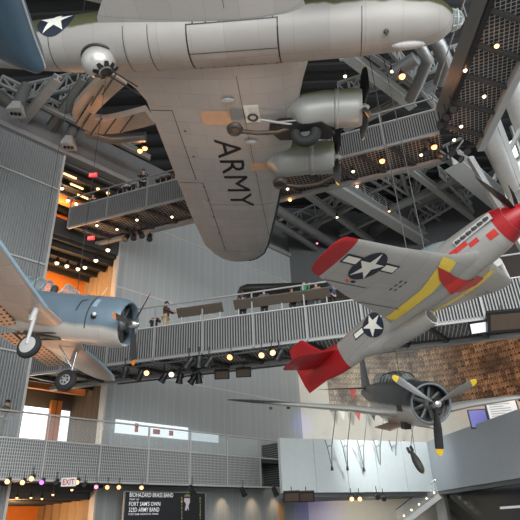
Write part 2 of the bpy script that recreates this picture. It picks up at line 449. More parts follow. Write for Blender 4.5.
    TE = [(0, -12.4), (1.3, -12.2), (2.0, -11.75), (2.7, -11.5), (6.6, -11.5), (10.7, -11.5), (14.0, -11.35), (15.0, -11.0), (15.6, -10.6), (15.9, -10.2), (16.0, -9.8)]
    def lin(T, y):
        for (a, b), (c, d) in zip(T, T[1:]):
            if a <= y <= c: return b + (d - b) * (y - a) / (c - a)
        return T[-1][1]
    ws = []
    for y in (.6, 1.05, 1.3, 1.7, 2.0, 2.7, 4, 5.2, 7.2, 9, 10.85, 12.5, 14, 14.6, 15, 15.3, 15.6, 15.8, 15.9, 16.0):
        le, te = lin(LE, y), lin(TE, y); ws.append((y, le, te, -.48 + .072 * y, (.165 - .004 * y) * min(1, 5 / (le - te) * 1.2) if y < 15.7 else .05))
    wings = []
    for s in (1, -1):
        m = MB(); wing(m, ws, s); w = m.build('wing', wk, t, True, world=False); wings.append(w)
        L = [rect(-10.55, -10.52, 3.2, 7.9), rect(-11.5, -10.52, 3.2, 3.23), rect(-10.25, -10.22, 8.1, 14.6), rect(-11.5, -10.22, 8.1, 8.13), rect(-7.6, -7.58, 1.4, 15), rect(-10.2, -6.2, 9.9, 9.92), rect(-11, -7.5, 14.6, 14.62)]
        L += [rect(-10.32, -10.22, y, y + .08) for y in (4.4, 6.1, 8.4, 9.5, 11.0, 12.6, 14.2)]
        L = [[(x, y * s) for x, y in p] for p in L]
        decal(w, L, (0, 0, 0), (1, 0, 0), (0, 1, 0), (0, 0, 1), 'control_surface_seam', M['steel_dark'], w, .012)
        m = MB()
        for q in ws[5:]: pass
        m.path([(lin(LE, y) + .03, s * y, -.49 + .072 * y) for y in (8.3, 10.85, 12.5, 14.0)], .05, 8)
        m.path([(lin(LE, y) + .03, s * y, -.49 + .072 * y) for y in (14.0, 15.0, 15.6, 15.85)], .04, 8); m.build('deicer_boot', M['black'], w, True, world=False)
    port = wings[0]
    decal(port, text_polys('ARMY', 1.1, 5.1, .0), (-9.12, 4.95, -3), (0, 1, 0), (1, 0, 0), (0, 0, 1), 'lettering', M['black'], port, .014, .3)
    for k in range(6): 
        m = MB(); m.tube((-10.4, 3.5 + k * 2, -.4), (-10.4, 3.5 + k * 2, -.75), .015, .01, 6)
    for (x, y) in ((-8.1, 2.6), (-7.5, 5.05)):
        m = MB(); m.sphere((x, y, -.85 + .05 * y), .17, 14, 8, (1.6, .8, .5)); m.build('wing_blister', wk, port, True, world=False)
    well = mat('lit_well', (.62, .40, .26), .5, .2, .2)  # amber light in the recess put into the colour
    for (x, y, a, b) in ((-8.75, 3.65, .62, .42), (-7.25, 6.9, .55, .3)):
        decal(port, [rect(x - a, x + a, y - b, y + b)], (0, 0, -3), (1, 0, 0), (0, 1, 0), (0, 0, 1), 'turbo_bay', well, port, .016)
    decal(port, [rect(-7.55, -6.95, 2.95, 3.95)], (0, 0, -3), (1, 0, 0), (0, 1, 0), (0, 0, 1), 'access_panel', M['insignia_white'], port, .02)
    # nacelles
    nk = skin('nacelle_skin', (.36, .365, .34), None, (.25, .27, .16), -.22, .05, .42, .2, soft=.12)
    for (yc, xf, inner) in ((3.75, -2.95, True), (6.75, -4.05, False), (-3.75, -2.95, True), (-6.75, -4.05, False)):
        zc = -.42 + .07 * abs(yc)
        m = MB()
        k = 1.12 if inner else 1.08
        body(m, interp([(xf - .85, zc, .70 * k, .70 * k, .70 * k), (xf - 1.4, zc, .74 * k, .7 * k, .74 * k), (xf - 2.3, zc - .04, .72 * k, .55, .8 * k), (xf - 2.8, zc + .08, .62, .35, .52), (xf - 3.3, zc + .22, .45, .2, .3), (xf - 3.6, zc + .3, .2, .1, .12)], 3), 28)
        na = m.build('engine_nacelle', nk, t, True, world=False)
        m = MB(); cowl_ring(m, xf, yc * 0, zc, .72 * k, .74 * k, .95); [setattr(v, 'y', v.y) for v in m.v]
        cw = m.build('cowling', nk, na, True, world=False)
        m = MB(); m.torus((xf - .98, 0, zc), .73 * k, .045, (1, 0, 0), 36, 8, 2.2); m.build('cowl_flap_band', M['steel'], na, True, world=False)
        radial_engine(na, xf - .1, 0, zc, .68 * k)
        m = MB(); m.lathe([(.16, 0), (.17, .12), (.11, .25), (.03, .3)], (xf, 0, zc), (1, 0, 0), 16)
        for ch in [na]:
            pass
        hb = m.build('propeller_hub', M['steel'], t, True, world=False)
        bls = []
        for q in range(3):
            b = MB(); blade(b, (xf + .12, 0, zc), (1, 0, 0), q * 2 * pi / 3 + (.04 if inner else .5), 1.85, .42, pitch=R(58), tip=.95)
            bls.append(b.build('propeller_blade', [M['black'], M['yellow']], hb, True, world=False))
        # nacelle parts are modelled on the centre line and carried out along the wing
        na.location.y = yc; hb.location.y = yc
        if yc > 0:
            # turbo, exhaust pipe
            tx = -7.95 if inner else -6.45; ty = .1 if inner else .7
            rust = mat('exhaust_brown', (.10, .075, .055), .5, .6, .4)
            m = MB(); m.lathe([(.30, -.12), (.34, -.02), (.30, .06), (.1, .1)], (tx, yc + ty - .05, -1.4 + .07 * yc), (0, 0, -1), 20); m.build('turbocharger', rust, t, True, world=False)
            m = MB(); m.torus((tx, yc + ty - .05, -1.48 + .07 * yc), .24, .07, (0, 0, 1), 24, 8); m.build('turbocharger_ring', M['steel_dark'], t, True, world=False)
            m = MB(); m.path([(tx + .25, yc + ty + .1, -1.38 + .07 * yc), (tx + .9, yc + ty + .2, -1.42 + .07 * yc), (tx + 1.7, yc + ty + .2 - (0 if inner else .15), -1.42 + .07 * yc), (tx + 2.3, yc + ty + .1 - (0 if inner else .3), -1.25 + .07 * yc)], .1, 10); m.build('exhaust_pipe', rust, t, True, world=False)
            if inner:
                m = MB(); m.prism([V((x, y, -1.12)) for x, y in ((-6.6, 4.0), (-6.2, 3.75), (-4.5, 3.7), (-4.0, 4.35), (-4.2, 4.6), (-6.2, 4.55))], (0, 0, .5)); m.build('wheel_well', M['black'], t, world=False)
                m = MB(); m.torus((-5.15, 4.2, -1.1), .40, .23, (.1, 1, .55), 36, 14, 1.1); wh = m.build('main_wheel', M['rubber'], t, True, world=False)
                m = MB(); m.lathe([(.2, -.08), (.2, .08), (.08, .14)], (-5.15, 4.2, -1.1), (.1, 1, .55), 20); m.build('wheel_hub', M['steel_dark'], wh, True, world=False)
                m = MB(); m.tube((-6.9, 3.5, -.95), (-5.4, 3.85, -1.05), .06); m.tube((-6.5, 3.7, -.92), (-5.5, 3.6, -1.0), .04); m.build('gear_strut', M['steel'], t, True, world=False)
                m = MB(); m.torus((-7.2, 3.45, -.85), .17, .05, (0, 0, 1), 20, 8); m.build('gear_pivot', rust, t, True, world=False)
    # tail
    for s in (1, -1):
        m = MB(); wing(m, [(.2, -18.3, -21.4, .6, .1), (3, -19.0, -21.3, .6, .09), (5.6, -19.9, -21.1, .6, .08), (6.3, -20.3, -20.9, .6, .06)], s); m.build('tailplane', wk, t, True, world=False)
    m = MB(); wing(m, [(.8, -15.5, -22.3, 0, .05), (1.6, -17.6, -22.4, 0, .06), (3.2, -19.0, -22.4, 0, .07), (4.6, -19.8, -22.2, 0, .07), (5.1, -20.5, -21.8, 0, .05)], 1, True); m.build('tail_fin', sk, t, True, world=False)
    vcable(t, MW_B, ((-6, -2.6, 0), (-9, -2.6, 0), (-6, 1.5, 0), (-9, 1.5, 0)))
bomber()

# ================================================================== RED TAILED FIGHTER
MW_P = MWM((7.8259, 10.8379, 9.0606), ((.59031, .736, -.33142), (-.76212, .64347, .07154), (.26592, .21035, .94077)), (1.0789, .9585, .9669))
def fighter():
    t = thing('red_tail_fighter', 'silver fighter with red tail, yellow wing bands and red nose, climbing to the right', 'aircraft', mw=MW_P)
    sk = skin('fighter_skin', (.42, .41, .385), (.28, .27, .25), None, sx=1.6, sy=1.6, rough=.35, metal=.4)
    wk = skin('fighter_wing_skin', (.44, .435, .415), (.36, .35, .33), None, sx=1.1, sy=.9, rough=.42, metal=.25, patch=.04)
    ts = [(-1.5, .08, .36, .37, .37), (-1.8, .1, .40, .46, .47), (-2.2, .1, .43, .52, .52), (-3.1, .1, .45, .58, .55), (-4.2, .1, .46, .62, .56), (-5.2, .1, .44, .6, .58), (-6.3, .12, .38, .52, .58), (-7.4, .16, .30, .42, .66), (-8.4, .2, .2, .3, .64), (-9.2, .2, .1, .24, .46), (-9.7, .2, .05, .2, .32)]
    fat = lambda x: 1 + .24 * max(0, min(1, (x + 6.5) / 3))
    full = [(q[0], q[1] + .06 * (fat(q[0]) - 1) / .24, q[2] * (1 + .6 * (fat(q[0]) - 1)), q[3] * fat(q[0]), q[4] * fat(q[0])) for q in interp(ts, 4)]
    m = MB(); body(m, [q for q in full if q[0] >= -7.98], 32); fu = m.build('fuselage', sk, t, True, world=False)
    m = MB(); body(m, [q for q in full if q[0] <= -7.9], 32, caps=(False, True)); m.build('tail_cone', M['red'], t, True, world=False)
    m = MB(); body(m, [(-.85, .08, .04, .04, .04), (-.95, .08, .14, .14, .14), (-1.18, .1, .3, .3, .3), (-1.5, .13, .41, .44, .44)], 28); sp = m.build('spinner', M['red'], t, True, world=False)
    m = MB(); body(m, [(q[0], q[1], q[2] + .012, q[3] + .012, q[4] + .012) for q in full if q[0] >= -1.85], 32, caps=(False, False)); m.build('nose_band', M['red'], t, True, world=False)
    for k in range(4):
        b = MB(); blade(b, (-1.25, 0, .08), (1, 0, 0), k * pi / 2 + R(50), 1.75, .36, .2, 0, 0); b.build('propeller_blade', [M['black'], M['black']], sp, True, world=False)
    # exhaust
    m = MB(); ms = MB()
    for s in (1, -1):
        ms.box((-2.3, s * .51, .42), (1.15, .05, .2))
        for k in range(6): mq = MB(); mq.tube((-2.72 + k * .18, s * .51, .42), (-2.8 + k * .18, s * .61, .41), .055, .045, 8); mq.build('exhaust_stack', M['steel_dark'], t, True, world=False)
    ms.build('exhaust_shroud', M['steel_light'], t, world=False)
    for (x, z, a, b) in ((-3.05, .28, .13, .05), (-2.8, .24, .2, .07), (-2.6, .36, .12, .05), (-2.45, .12, .14, .07), (-1.98, -.02, .13, .1)):
        decal(fu, [rect(-a, a, -b, b)], (x, -.9, z), (1, 0, 0), (0, 0, 1), (0, 1, 0), 'red_panel', M['red2'], t, .012, .1)
    # canopy
    m = MB(); body(m, interp([(-3.0, .7, .1, .1, .1), (-3.5, .74, .3, .35, .1), (-4.2, .72, .33, .5, .1), (-5.0, .6, .28, .38, .1), (-5.9, .55, .1, .12, .1)], 4), 24); m.build('canopy', M['canopy'], t, True, world=False)
    # scoop
    m = MB(); rs = []
    for (x, zc, hw, h) in ((-4.72, -.72, .30, .26), (-5.3, -.66, .32, .3), (-6.2, -.55, .3, .32), (-7.2, -.3, .22, .24), (-7.9, -.1, .12, .2)):
        rs.append([V((x, hw * cos(a), zc + h * sin(a))) for a in [2 * pi * k / 24 for k in range(24)]])
    inner = [[V((x, hw * cos(a), zc + h * sin(a))) for a in [2 * pi * k / 24 for k in range(24)]] for (x, zc, hw, h) in ((-4.72, -.72, .25, .21), (-5.1, -.7, .24, .2))]
    m.rings([inner[1], inner[0]] + rs, (True, True)); so = m.build('radiator_scoop', sk, t, True, world=False)
    m = MB(); m.lathe([(.2, 0), (.2, .02)], (-5.08, 0, -.7), (1, 0, 0), 20); m.build('scoop_mouth', M['black'], so, world=False)
    # wings
    LE = [(0, -2.35), (.45, -2.5), (1.3, -2.8), (3.5, -3.0), (5.4, -3.08), (5.5, -3.15), (5.62, -3.4)]
    TE = [(0, -5.85), (.45, -5.75), (1.3, -5.45), (3.3, -4.95), (5.4, -4.28), (5.5, -4.2), (5.62, -3.95)]
    def lin(T, y):
        for (a, b), (c, d) in zip(T, T[1:]):
            if a <= y <= c: return b + (d - b) * (y - a) / (c - a)
        return T[-1][1]
    wl_ = [fu]
    for s in (1, -1):
        if s > 0: LE = [(0, -2.35), (.45, -2.5), (1.3, -2.85), (3.5, -3.35), (5.2, -3.75), (5.3, -3.8), (5.62, -3.95)]; TE[-3:] = [(5.3, -4.4), (5.4, -4.35), (5.62, -4.15)]
        else: LE = [(0, -2.35), (.45, -2.5), (1.3, -2.8), (3.5, -3.0), (5.4, -3.08), (5.5, -3.15), (5.62, -3.4)]; TE[-3:] = [(5.4, -4.28), (5.5, -4.2), (5.62, -3.95)]
        se = [(y, lin(LE, y), lin(TE, y), -.22 + .085 * y, .13) for y in (0, .45, .8, 1.3, 2.3, 3.5, 4.5, 5.05)]
        m = MB(); wing(m, se, s); w = m.build('wing', wk, t, True, world=False)
        m = MB(); wing(m, [(y, lin(LE, y), lin(TE, y), -.22 + .085 * y, .13 * k) for y, k in ((5.05, 1.01), (5.4, 1), (5.5, .9), (5.6, .6), (5.62, .3))], s); m.build('wing_tip', M['red'] if s < 0 else wk, w, True, world=False)
        up = V((0, 0, 1))
        decal(w, [[(-2.5, s * 1.2), (-2.5, s * 1.8), (-4.1, s * (.6 if s < 0 else 2.2)), (-6, s * (.85 if s < 0 else 1.7)), (-6, s * (.35 if s < 0 else 1.2)), (-4.1, s * (.15 if s < 0 else 1.7))]] if s > 0 else [[(-2.5, -1.25), (-2.5, -1.95), (-4.1, -1.15), (-6, -.85), (-6, -.3), (-4.1, -.55)]], (0, 0, -3), (1, 0, 0), (0, 1, 0), up, 'yellow_band', M['band_yellow'], w, .010)
        wl_.append(w)
        L = [rect(-4.45, -4.43, s * 3.2, s * 5.2) if s > 0 else rect(-4.45, -4.43, -5.2, -3.2), rect(-5.05, -5.03, min(s * .9, s * 3.1), max(s * .9, s * 3.1))]
        for i in range(3):
            for j in range(2): L.append(rect(-4.35 + i * .17, -4.25 + i * .17, s * (2.1 + j * .22), s * (2.1 + j * .22) + .05))
        L.append(rect(-4.35, -4.27, s * 3.95, s * 3.95 + .16))
        decal(w, L, (0, 0, -3), (1, 0, 0), (0, 1, 0), up, 'panel_slot', M['black'], w, .012)
        if s < 0: insignia(w, t, (-3.72, -3.98, -3), (0, 1, 0), (1, 0, 0), up, .5, True, .2)
    decal(wl_, [[(-3.2, -1.62), (-3.27, -.94), (-3.38, -.4), (-3.15, .25), (-3.4, 1.6), (-3.75, 1.75), (-4.1, 1.2), (-3.97, .25), (-3.75, -.5), (-3.6, -.95)]], (0, 0, -3), (1, 0, 0), (0, 1, 0), (0, 0, 1), 'red_wheel_door', M['red2'], t, .022, .12)
    insignia(fu, t, (-6.3, -.9, .12), (1, 0, 0), (0, 0, 1), (0, 1, 0), .40, True, .1)
    m = MB(); m.sphere((-4.2, -4.3, -.02), .045, 8, 6); m.build('wing_light', M['red2'], t, True, world=False)
    # tail
    m = MB(); wing(m, [(-.30, -8.6, -9.95, 0, .05), (.0, -8.35, -10.02, 0, .07), (.45, -8.3, -10.05, 0, .07), (.62, -8.62, -10.06, 0, .07), (1.1, -8.98, -10.06, 0, .07), (1.5, -9.22, -10.02, 0, .07), (1.58, -9.35, -9.95, 0, .05)], 1, True)
    m.build('tail_fin', M['red'], t, True, world=False)
    m = MB(); wing(m, [(.3, -7.55, -9.2, 0, .02), (.5, -7.75, -9.2, 0, .03), (.7, -8.7, -9.2, 0, .04)], 1, True); m.build('dorsal_fillet', M['red'], t, True, world=False)
    m = MB(); m.lathe([(.05, -10.0), (.14, -9.2), (.2, -8.4)], (0, 0, -.08), (1, 0, 0), 16); 
    for s in (1, -1):
        m = MB(); wing(m, [(.05, -8.05, -9.32, .32, .09), (.9, -8.15, -9.28, .32, .09), (1.7, -8.24, -9.2, .32, .08), (1.88, -8.32, -9.1, .32, .07), (1.95, -8.5, -8.95, .32, .05)], s); m.build('tailplane', M['red'], t, True, world=False)
    m = MB()
    vcable(t, MW_P, ((-4.0, .1, .8), (-4.6, .1, .8)))
    m = MB(); m.lathe([(.002, 0), (.03, .1), (.0, .5)], (-5.6, .1, .7), (0, 0, 1), 6)
fighter()

def dotmat(name, c, dot, p):
    m, n, l, b = newmat(name)
    tc = n.new('ShaderNodeTexCoord'); sp = n.new('ShaderNodeSeparateXYZ'); l.new(tc.outputs['Object'], sp.inputs[0])
    f = [math_n(n, l, 'SUBTRACT', math_n(n, l, 'FRACT', math_n(n, l, 'DIVIDE', sp.outputs[a], p)), .5) for a in 'XY']
    r2 = math_n(n, l, 'ADD', math_n(n, l, 'MULTIPLY', f[0], f[0]), math_n(n, l, 'MULTIPLY', f[1], f[1]))
    l.new(mixc(n, l, math_n(n, l, 'LESS_THAN', r2, .06), c, dot), b.inputs['Base Color']); b.inputs['Roughness'].default_value = .5
    return m
# ================================================================== DIVE BOMBER (left)
MW_S = MWM((-4.7388, 18.208, 8.5905), ((.95955, .11808, .25559), (-.15593, .97875, .13321), (-.23443, -.16768, .95756)), (.9774, .9959, 1.0274))
def dive_bomber():
    t = thing('blue_grey_dive_bomber', 'blue-grey dive bomber with lowered wheels, cut off by the left edge', 'aircraft', mw=MW_S)
    blue = (.16, .225, .275)
    sk = skin('dive_bomber_skin', (.62, .58, .53), None, blue, -.62, .1, .4, .1, soft=.06, sx=1.3, sy=1.3, patch=.03)
    uk = skin('dive_bomber_underside', (.56, .46, .40), (.42, .34, .29), blue, .14, .0, .5, .1, soft=.03, patch=.05)
    st = [(-.95, 0, .72, .74, .74), (-1.5, 0, .72, .75, .76), (-2.3, 0, .66, .74, .76), (-3.2, 0, .62, .72, .74), (-4.5, 0, .58, .7, .7), (-5.8, .02, .5, .62, .6), (-7.2, .08, .38, .5, .48), (-8.6, .14, .22, .36, .34), (-9.8, .2, .07, .16, .14)]
    st = [(x, zc - .03, hw * 1.2, ht * 1.22, hb * 1.25) for x, zc, hw, ht, hb in st]
    m = MB(); body(m, interp(st, 4), 36); fu = m.build('fuselage', sk, t, True, world=False)
    m = MB(); cowl_ring(m, -.28, 0, -.03, .86, .93, 1.0, 40); cw = m.build('cowling', sk, t, True, world=False)
    radial_engine(t, -.4, 0, -.03, .80, .45)
    decal(fu, [rect(-1.62, -1.57, -.7, .7), ], (0, 0, 0), (1, 0, 0), (0, 0, 1), (0, 1, 0), 'cowl_gap', M['steel_dark'], t, .012)
    decal(fu, [[(-2.15, -.15), (-2.1, .3), (-1.85, .38), (-1.85, .34), (-2.04, .26), (-2.1, -.15)]], (0, -2, 0), (1, 0, 0), (0, 0, 1), (0, 1, 0), 'scoop_slot', M['steel_dark'], t, .014)
    decal(fu, [rect(-1.5, -1.08, .05, .42)], (0, -2, 0), (1, 0, 0), (0, 0, 1), (0, 1, 0), 'cowl_panel', mat('pale_blue', (.30, .42, .50), .4), t, .02, .1)
    m = MB(); m.sphere((-1.25, -.90, -.32), .11, 14, 8); m.build('exhaust_outlet', M['black'], t, True, world=False)
    m = MB(); m.sphere((-1.2, -.97, -.28), .075, 12, 8); m.build('exhaust_tip', M['white'], t, True, world=False)
    m = MB(); m.lathe([(.17, -.3), (.17, -.05), (.13, .08), (.04, .14)], (0, 0, 0), (1, 0, 0), 16); hb = m.build('propeller_hub', M['chrome'], t, True, world=False)
    for k in range(3):
        b = MB(); blade(b, (-.1, 0, 0), (1, 0, 0), k * 2 * pi / 3 + DIVE_PROP, 1.62, .27); b.build('propeller_blade', [M['steel_dark'], M['orange']], hb, True, world=False)
    # canopy
    m = MB(); body(m, interp([(x, z + .12, w_, h_, b_) for x, z, w_, h_, b_ in ((-4.1, .6, .1, .1, .1), (-4.4, .64, .34, .55, .1), (-5.2, .64, .40, .66, .1), (-6.4, .62, .36, .6, .1), (-6.9, .58, .28, .2, .1))], 4), 24); cn = m.build('canopy', M['canopy'], t, True, world=False)
    m = MB()
    for x in (-4.4, -4.9, -5.4, -5.9, -6.4):
        rr = .66 if x < -4.5 and x > -6.3 else .58
        m.path([(x, .41 * cos(a), .76 + rr * sin(a)) for a in [pi * k / 10 for k in range(11)]], .035, 6)
    m.path([(x, 0, .74 + z) for x, z in ((-4.1, .1), (-4.4, .56), (-5.2, .68), (-6.3, .6), (-6.8, .2))], .035, 6); m.build('canopy_frame', mat('blue_grey_frame', (.3, .38, .42), .4), cn, True, world=False)
    m = MB(); body(m, interp([(-2.75, .72, .06, .06, .05), (-3.0, .74, .26, .30, .1), (-3.3, .76, .32, .48, .1), (-3.5, .76, .32, .5, .1)], 3), 20); m.build('windscreen', M['canopy'], t, True, world=False)
    m = MB(); m.path([(-3.5, .33 * cos(a), .78 + .5 * sin(a)) for a in [pi * k / 10 for k in range(11)]], .035, 6); m.path([(-2.75, 0, .8), (-3.0, 0, 1.05), (-3.5, 0, 1.27)], .025, 6); m.build('windscreen_frame', M['steel_light'], t, True, world=False)
    m = MB(); m.lathe([(.1, 0), (.16, .1), (.13, .5), (.1, .55)], (-4.1, 0, .62), (0, 0, 1), 12); m.sphere((-4.1, 0, 1.05), .12); m.build('headrest', M['steel_dark'], cn, True, world=False)
    m = MB(); m.tube((-1.9, -.1, .7), (-1.75, -.1, 1.35), .015); m.build('antenna_mast', M['steel_light'], t, True, world=False)
    # wings: flat centre section, raised outer panels
    for s in (1, -1):
        m = MB(); wing(m, [(.2, -2.5, -5.6, -.6, .14), (1.65, -2.72, -5.45, -.6, .15)], s); c = m.build('wing_centre_section', uk, t, True, world=False)
        sec = [(1.65, -2.72, -5.45, -.6, .15), (3.4, -2.78, -5.15, -.42, .14), (5.2, -2.85 if s < 0 else -3.1, -4.85, -.2, .13), (6.0, -3.0 if s < 0 else -3.4, -4.7, -.1, .12), (6.35, -3.4 if s < 0 else -3.7, -4.5, -.06, .08)]
        m = MB(); wing(m, sec, s); w = m.build('wing', uk, t, True, world=False)
        m = MB(); m.path([(q[1] + .015, s * q[0], q[3]) for q in sec[:4]], .065, 8); m.build('leading_edge', mat('edge_blue', (.34, .47, .55), .35), w, True, world=False)
        # perforated dive flap
        m = MB(); fp = dotmat('flap_tan', (.62, .40, .26), (.05, .03, .02), .22) if s > 0 else bpy.data.materials['flap_tan']
        m.prism([V((x, s * y, -.78 + z)) for x, y, z in ((-4.7, .3, 0), (-4.75, 3.9, .25), (-5.6, 3.8, .02), (-5.75, .3, -.28))], (0, 0, .025)); fl = m.build('dive_flap', fp, t, world=False)
        # gear
        gx, gy = -2.75, s * 1.6
        m = MB(); m.tube((gx - .3, s * 1.65, -.65), (gx, gy, -2.0), .075, .06); m.tube((gx - .3, s * 1.65, -.7), (gx - .25, s * 1.65, -1.2), .11); m.tube((gx, gy, -2.0), (gx, gy - .16 * s, -2.0), .05); m.tube((gx - .9, s * 1.2, -.7), (gx - .12, s * 1.6, -1.4), .035); lg = m.build('landing_gear_leg', M['chrome'] if s > 0 else M['steel_light'], t, True, world=False)
        m = MB(); m.torus((gx, gy - .17 * s, -2.0), .30, .135, (0, 1, 0), 36, 12); wl = m.build('wheel', M['rubber'], t, True, world=False)
        m = MB(); m.lathe([(.22, -.1), (.22, .09), (.15, .11), (.03, .12)] if s > 0 else [(.30, -.1), (.30, .13), (.2, .16), (.03, .17)], (gx, gy - .17 * s, -2.0), (0, -1, 0), 24)
        h = m.build('wheel_disc', mat('disc_grey', (.45, .45, .43), .5) if s < 0 else M['steel'], wl, True, world=False)
        if s > 0:
            m = MB()
            for k in range(6):
                a = k * pi / 3; m.tube((gx + .13 * cos(a), gy - .17 * s - .115, -2 + .13 * sin(a)), (gx + .13 * cos(a), gy - .17 * s - .125, -2 + .13 * sin(a)), .04, n=8)
            m.build('wheel_hole', M['black'], wl, True, world=False)
    m = MB(); m.box((-3.6, 0, -.95), (1.6, .18, .12)); m.tube((-2.4, .25, -.8), (-4.6, .25, -1.15), .04); m.tube((-2.4, -.25, -.8), (-4.6, -.25, -1.15), .04); m.tube((-4.6, -.3, -1.15), (-4.6, .3, -1.15), .04); m.build('bomb_cradle', M['steel_dark'], t, True, world=False)
    m = MB(); wing(m, [(.5, -7.9, -9.7, 0, .06), (1.6, -8.6, -9.9, 0, .06), (2.0, -9.0, -9.8, 0, .05)], 1, True); m.build('tail_fin', sk, t, True, world=False)
    for s in (1, -1):
        m = MB(); wing(m, [(.05, -8.0, -9.4, .25, .08), (1.8, -8.4, -9.3, .25, .08), (2.3, -8.8, -9.2, .25, .06)], s); m.build('tailplane', sk, t, True, world=False)
    vcable(t, MW_S, ((-3.4, -1.6, -.5), (-3.4, 1.6, -.5)), ZTOP)
DIVE_PROP = R(78); ZTOP = 29.5
dive_bomber()

# ================================================================== TORPEDO BOMBER (right, nose towards us)
MW_T = MWM((6.7905, 21.3136, 5.8192), ((.06694, .99766, .01398), (-.96922, .06835, -.2365), (-.2369, .00228, .97153)), (1.0019, 1.0115, .9868))
def torpedo_bomber():
    t = thing('torpedo_bomber', 'dark blue-grey bomber facing us with yellow-tipped three-blade propeller', 'aircraft', mw=MW_T)
    dark = (.05, .056, .065)
    sk = skin('torpedo_skin', (.62, .61, .57), None, dark, -.12, .08, .38, .15, soft=.08, patch=.04)
    wk = skin('torpedo_wing_skin', (.58, .57, .53), None, dark, .13, .0, .35, .15, soft=.05, patch=.03)
    st = [(-1.2, 0, .80, .8, .8), (-2, 0, .82, .86, .88), (-3.2, 0, .80, .95, 1.0), (-5, .02, .74, .95, 1.1), (-6.8, .06, .64, .9, 1.0), (-8.2, .12, .48, .75, .66), (-9.8, .2, .3, .55, .4), (-11.4, .3, .12, .3, .2), (-12, .32, .05, .14, .1)]
    st = [(x, zc, hw * 1.12, ht * 1.1, hb * 1.1) for x, zc, hw, ht, hb in st]
    m = MB(); body(m, interp(st, 4), 36); fu = m.build('fuselage', sk, t, True, world=False)
    m = MB(); cowl_ring(m, -.5, 0, 0, .88, .92, .9, 44); cw = m.build('cowling', sk, t, True, world=False)
    m = MB(); m.torus((-.53, 0, 0), .80, .05, (1, 0, 0), 44, 10); m.build('cowl_lip', mat('lip_pale_blue', (.20, .24, .26), .35, .3), cw, True, world=False)
    radial_engine(t, -.6, 0, 0, .75, .5)
    m = MB(); m.lathe([(.19, -.3), (.2, -.05), (.15, .12), (.13, .25), (.04, .3)], (0, 0, 0), (1, 0, 0), 20); hb = m.build('propeller_hub', M['chrome'], t, True, world=False)
    for k, a in enumerate(TORP_ANG):
        b = MB(); blade(b, (-.05, 0, 0), (1, 0, 0), a, 2.0, .33, .14, 0, 1, .86, R(28)); b.build('propeller_blade', [M['blade_grey'] if k else M['black'], M['yellow']], hb, True, world=False)
    # canopy, turret
    m = MB(); body(m, interp([(-2.7, .8, .1, .08, .1), (-3.2, .82, .38, .5, .1), (-4.2, .85, .42, .62, .1), (-5.8, .85, .42, .6, .1), (-6.6, .82, .4, .5, .1)], 4), 24); cn = m.build('canopy', M['canopy'], t, True, world=False)
    m = MB()
    for x, h in ((-3.2, .52), (-3.8, .6), (-4.4, .64), (-5, .63), (-5.6, .61), (-6.2, .57)):
        m.path([(x, .43 * cos(a), .83 + h * sin(a)) for a in [pi * k / 10 for k in range(11)]], .022, 6)
    for q in (-.25, .25): m.path([(-2.9, q * .5, 1.0), (-3.3, q, 1.3), (-4.4, q, 1.42), (-6.4, q, 1.3)], .02, 6)
    m.build('canopy_frame', M['steel_dark'], cn, True, world=False)
    m = MB(); m.sphere((-7.2, 0, .98), .5, 20, 12); m.build('gun_turret', M['canopy'], t, True, world=False)
    # wings
    for s in (1, -1):
        se = [(.4, -2.4, -5.4, -.5, .15), (1.8, -2.55, -5.3, -.38, .15), (2.6, -2.65, -5.2, -.25, .14), (5, -2.95, -4.9, .0, .13), (7.2, -3.2, -4.6, .24, .12), (7.9, -3.4, -4.5, .31, .1), (8.25, -3.75, -4.35, .34, .06)]
        m = MB(); wing(m, se, s); w = m.build('wing', wk, t, True, world=False)
        m = MB(); m.prism([V((x, s * y, z)) for x, y, z in ((-2.9, .35, -1.02), (-5.6, .35, -1.1), (-5.6, 1.05, -1.3), (-2.9, 1.05, -1.25))], (0, 0, .05)); m.build('bomb_bay_door', mat('door_primer', (.62, .45, .36), .5) if s > 0 else bpy.data.materials['door_primer'], t, world=False)
        for q in (5.5, 6.3):
            m = MB(); m.box((-3.6, s * q, -.16 + .01 * q), (.35, .12, .1)); m.build('wing_pylon', M['steel_dark'], w, world=False)
        m = MB(); m.prism([V((-1.25, s * .35, -.45)), V((-1.25, s * .62, -.35)), V((-1.25, s * .6, -.2)), V((-1.25, s * .35, -.25))], (.12, 0, 0)); 
        m = MB(); wing(m, [(.05, -9.9, -11.6, .62, .08), (1.6, -10.3, -11.5, .62, .08), (2.7, -10.8, -11.3, .62, .06), (2.9, -11.0, -11.2, .62, .05)], s); m.build('tailplane', wk, t, True, world=False)
        m = MB(); m.torus((-4.0, s * 2.6, -.42), .3, .11, (0, .2, 1), 24, 8)
    decal(fu, [rect(-.35, .35, -.14, .14)], (-1.9, -3, -.2), (1, 0, 0), (0, 0, 1), (0, 1, 0), 'cowl_slot', M['black'], t, .012, .1)
    m = MB(); m.box((-2.6, -.45, -1.0), (.5, .3, .3)); m.build('bay_opening', M['black'], t, world=False)
    m = MB(); wing(m, [(.5, -9.6, -11.9, 0, .07), (1.4, -10.3, -11.95, 0, .07), (2.3, -10.7, -11.9, 0, .07), (2.75, -11.0, -11.7, 0, .05)], 1, True); m.build('tail_fin', mat('fin_blue_grey', (.12, .15, .19), .4), t, True, world=False)
    vcable(t, MW_T, ((-3.2, .3, .8), (-3.2, -.3, .8)), 9.45)
TORP_ANG = (R(-91), R(26), R(145))
torpedo_bomber()

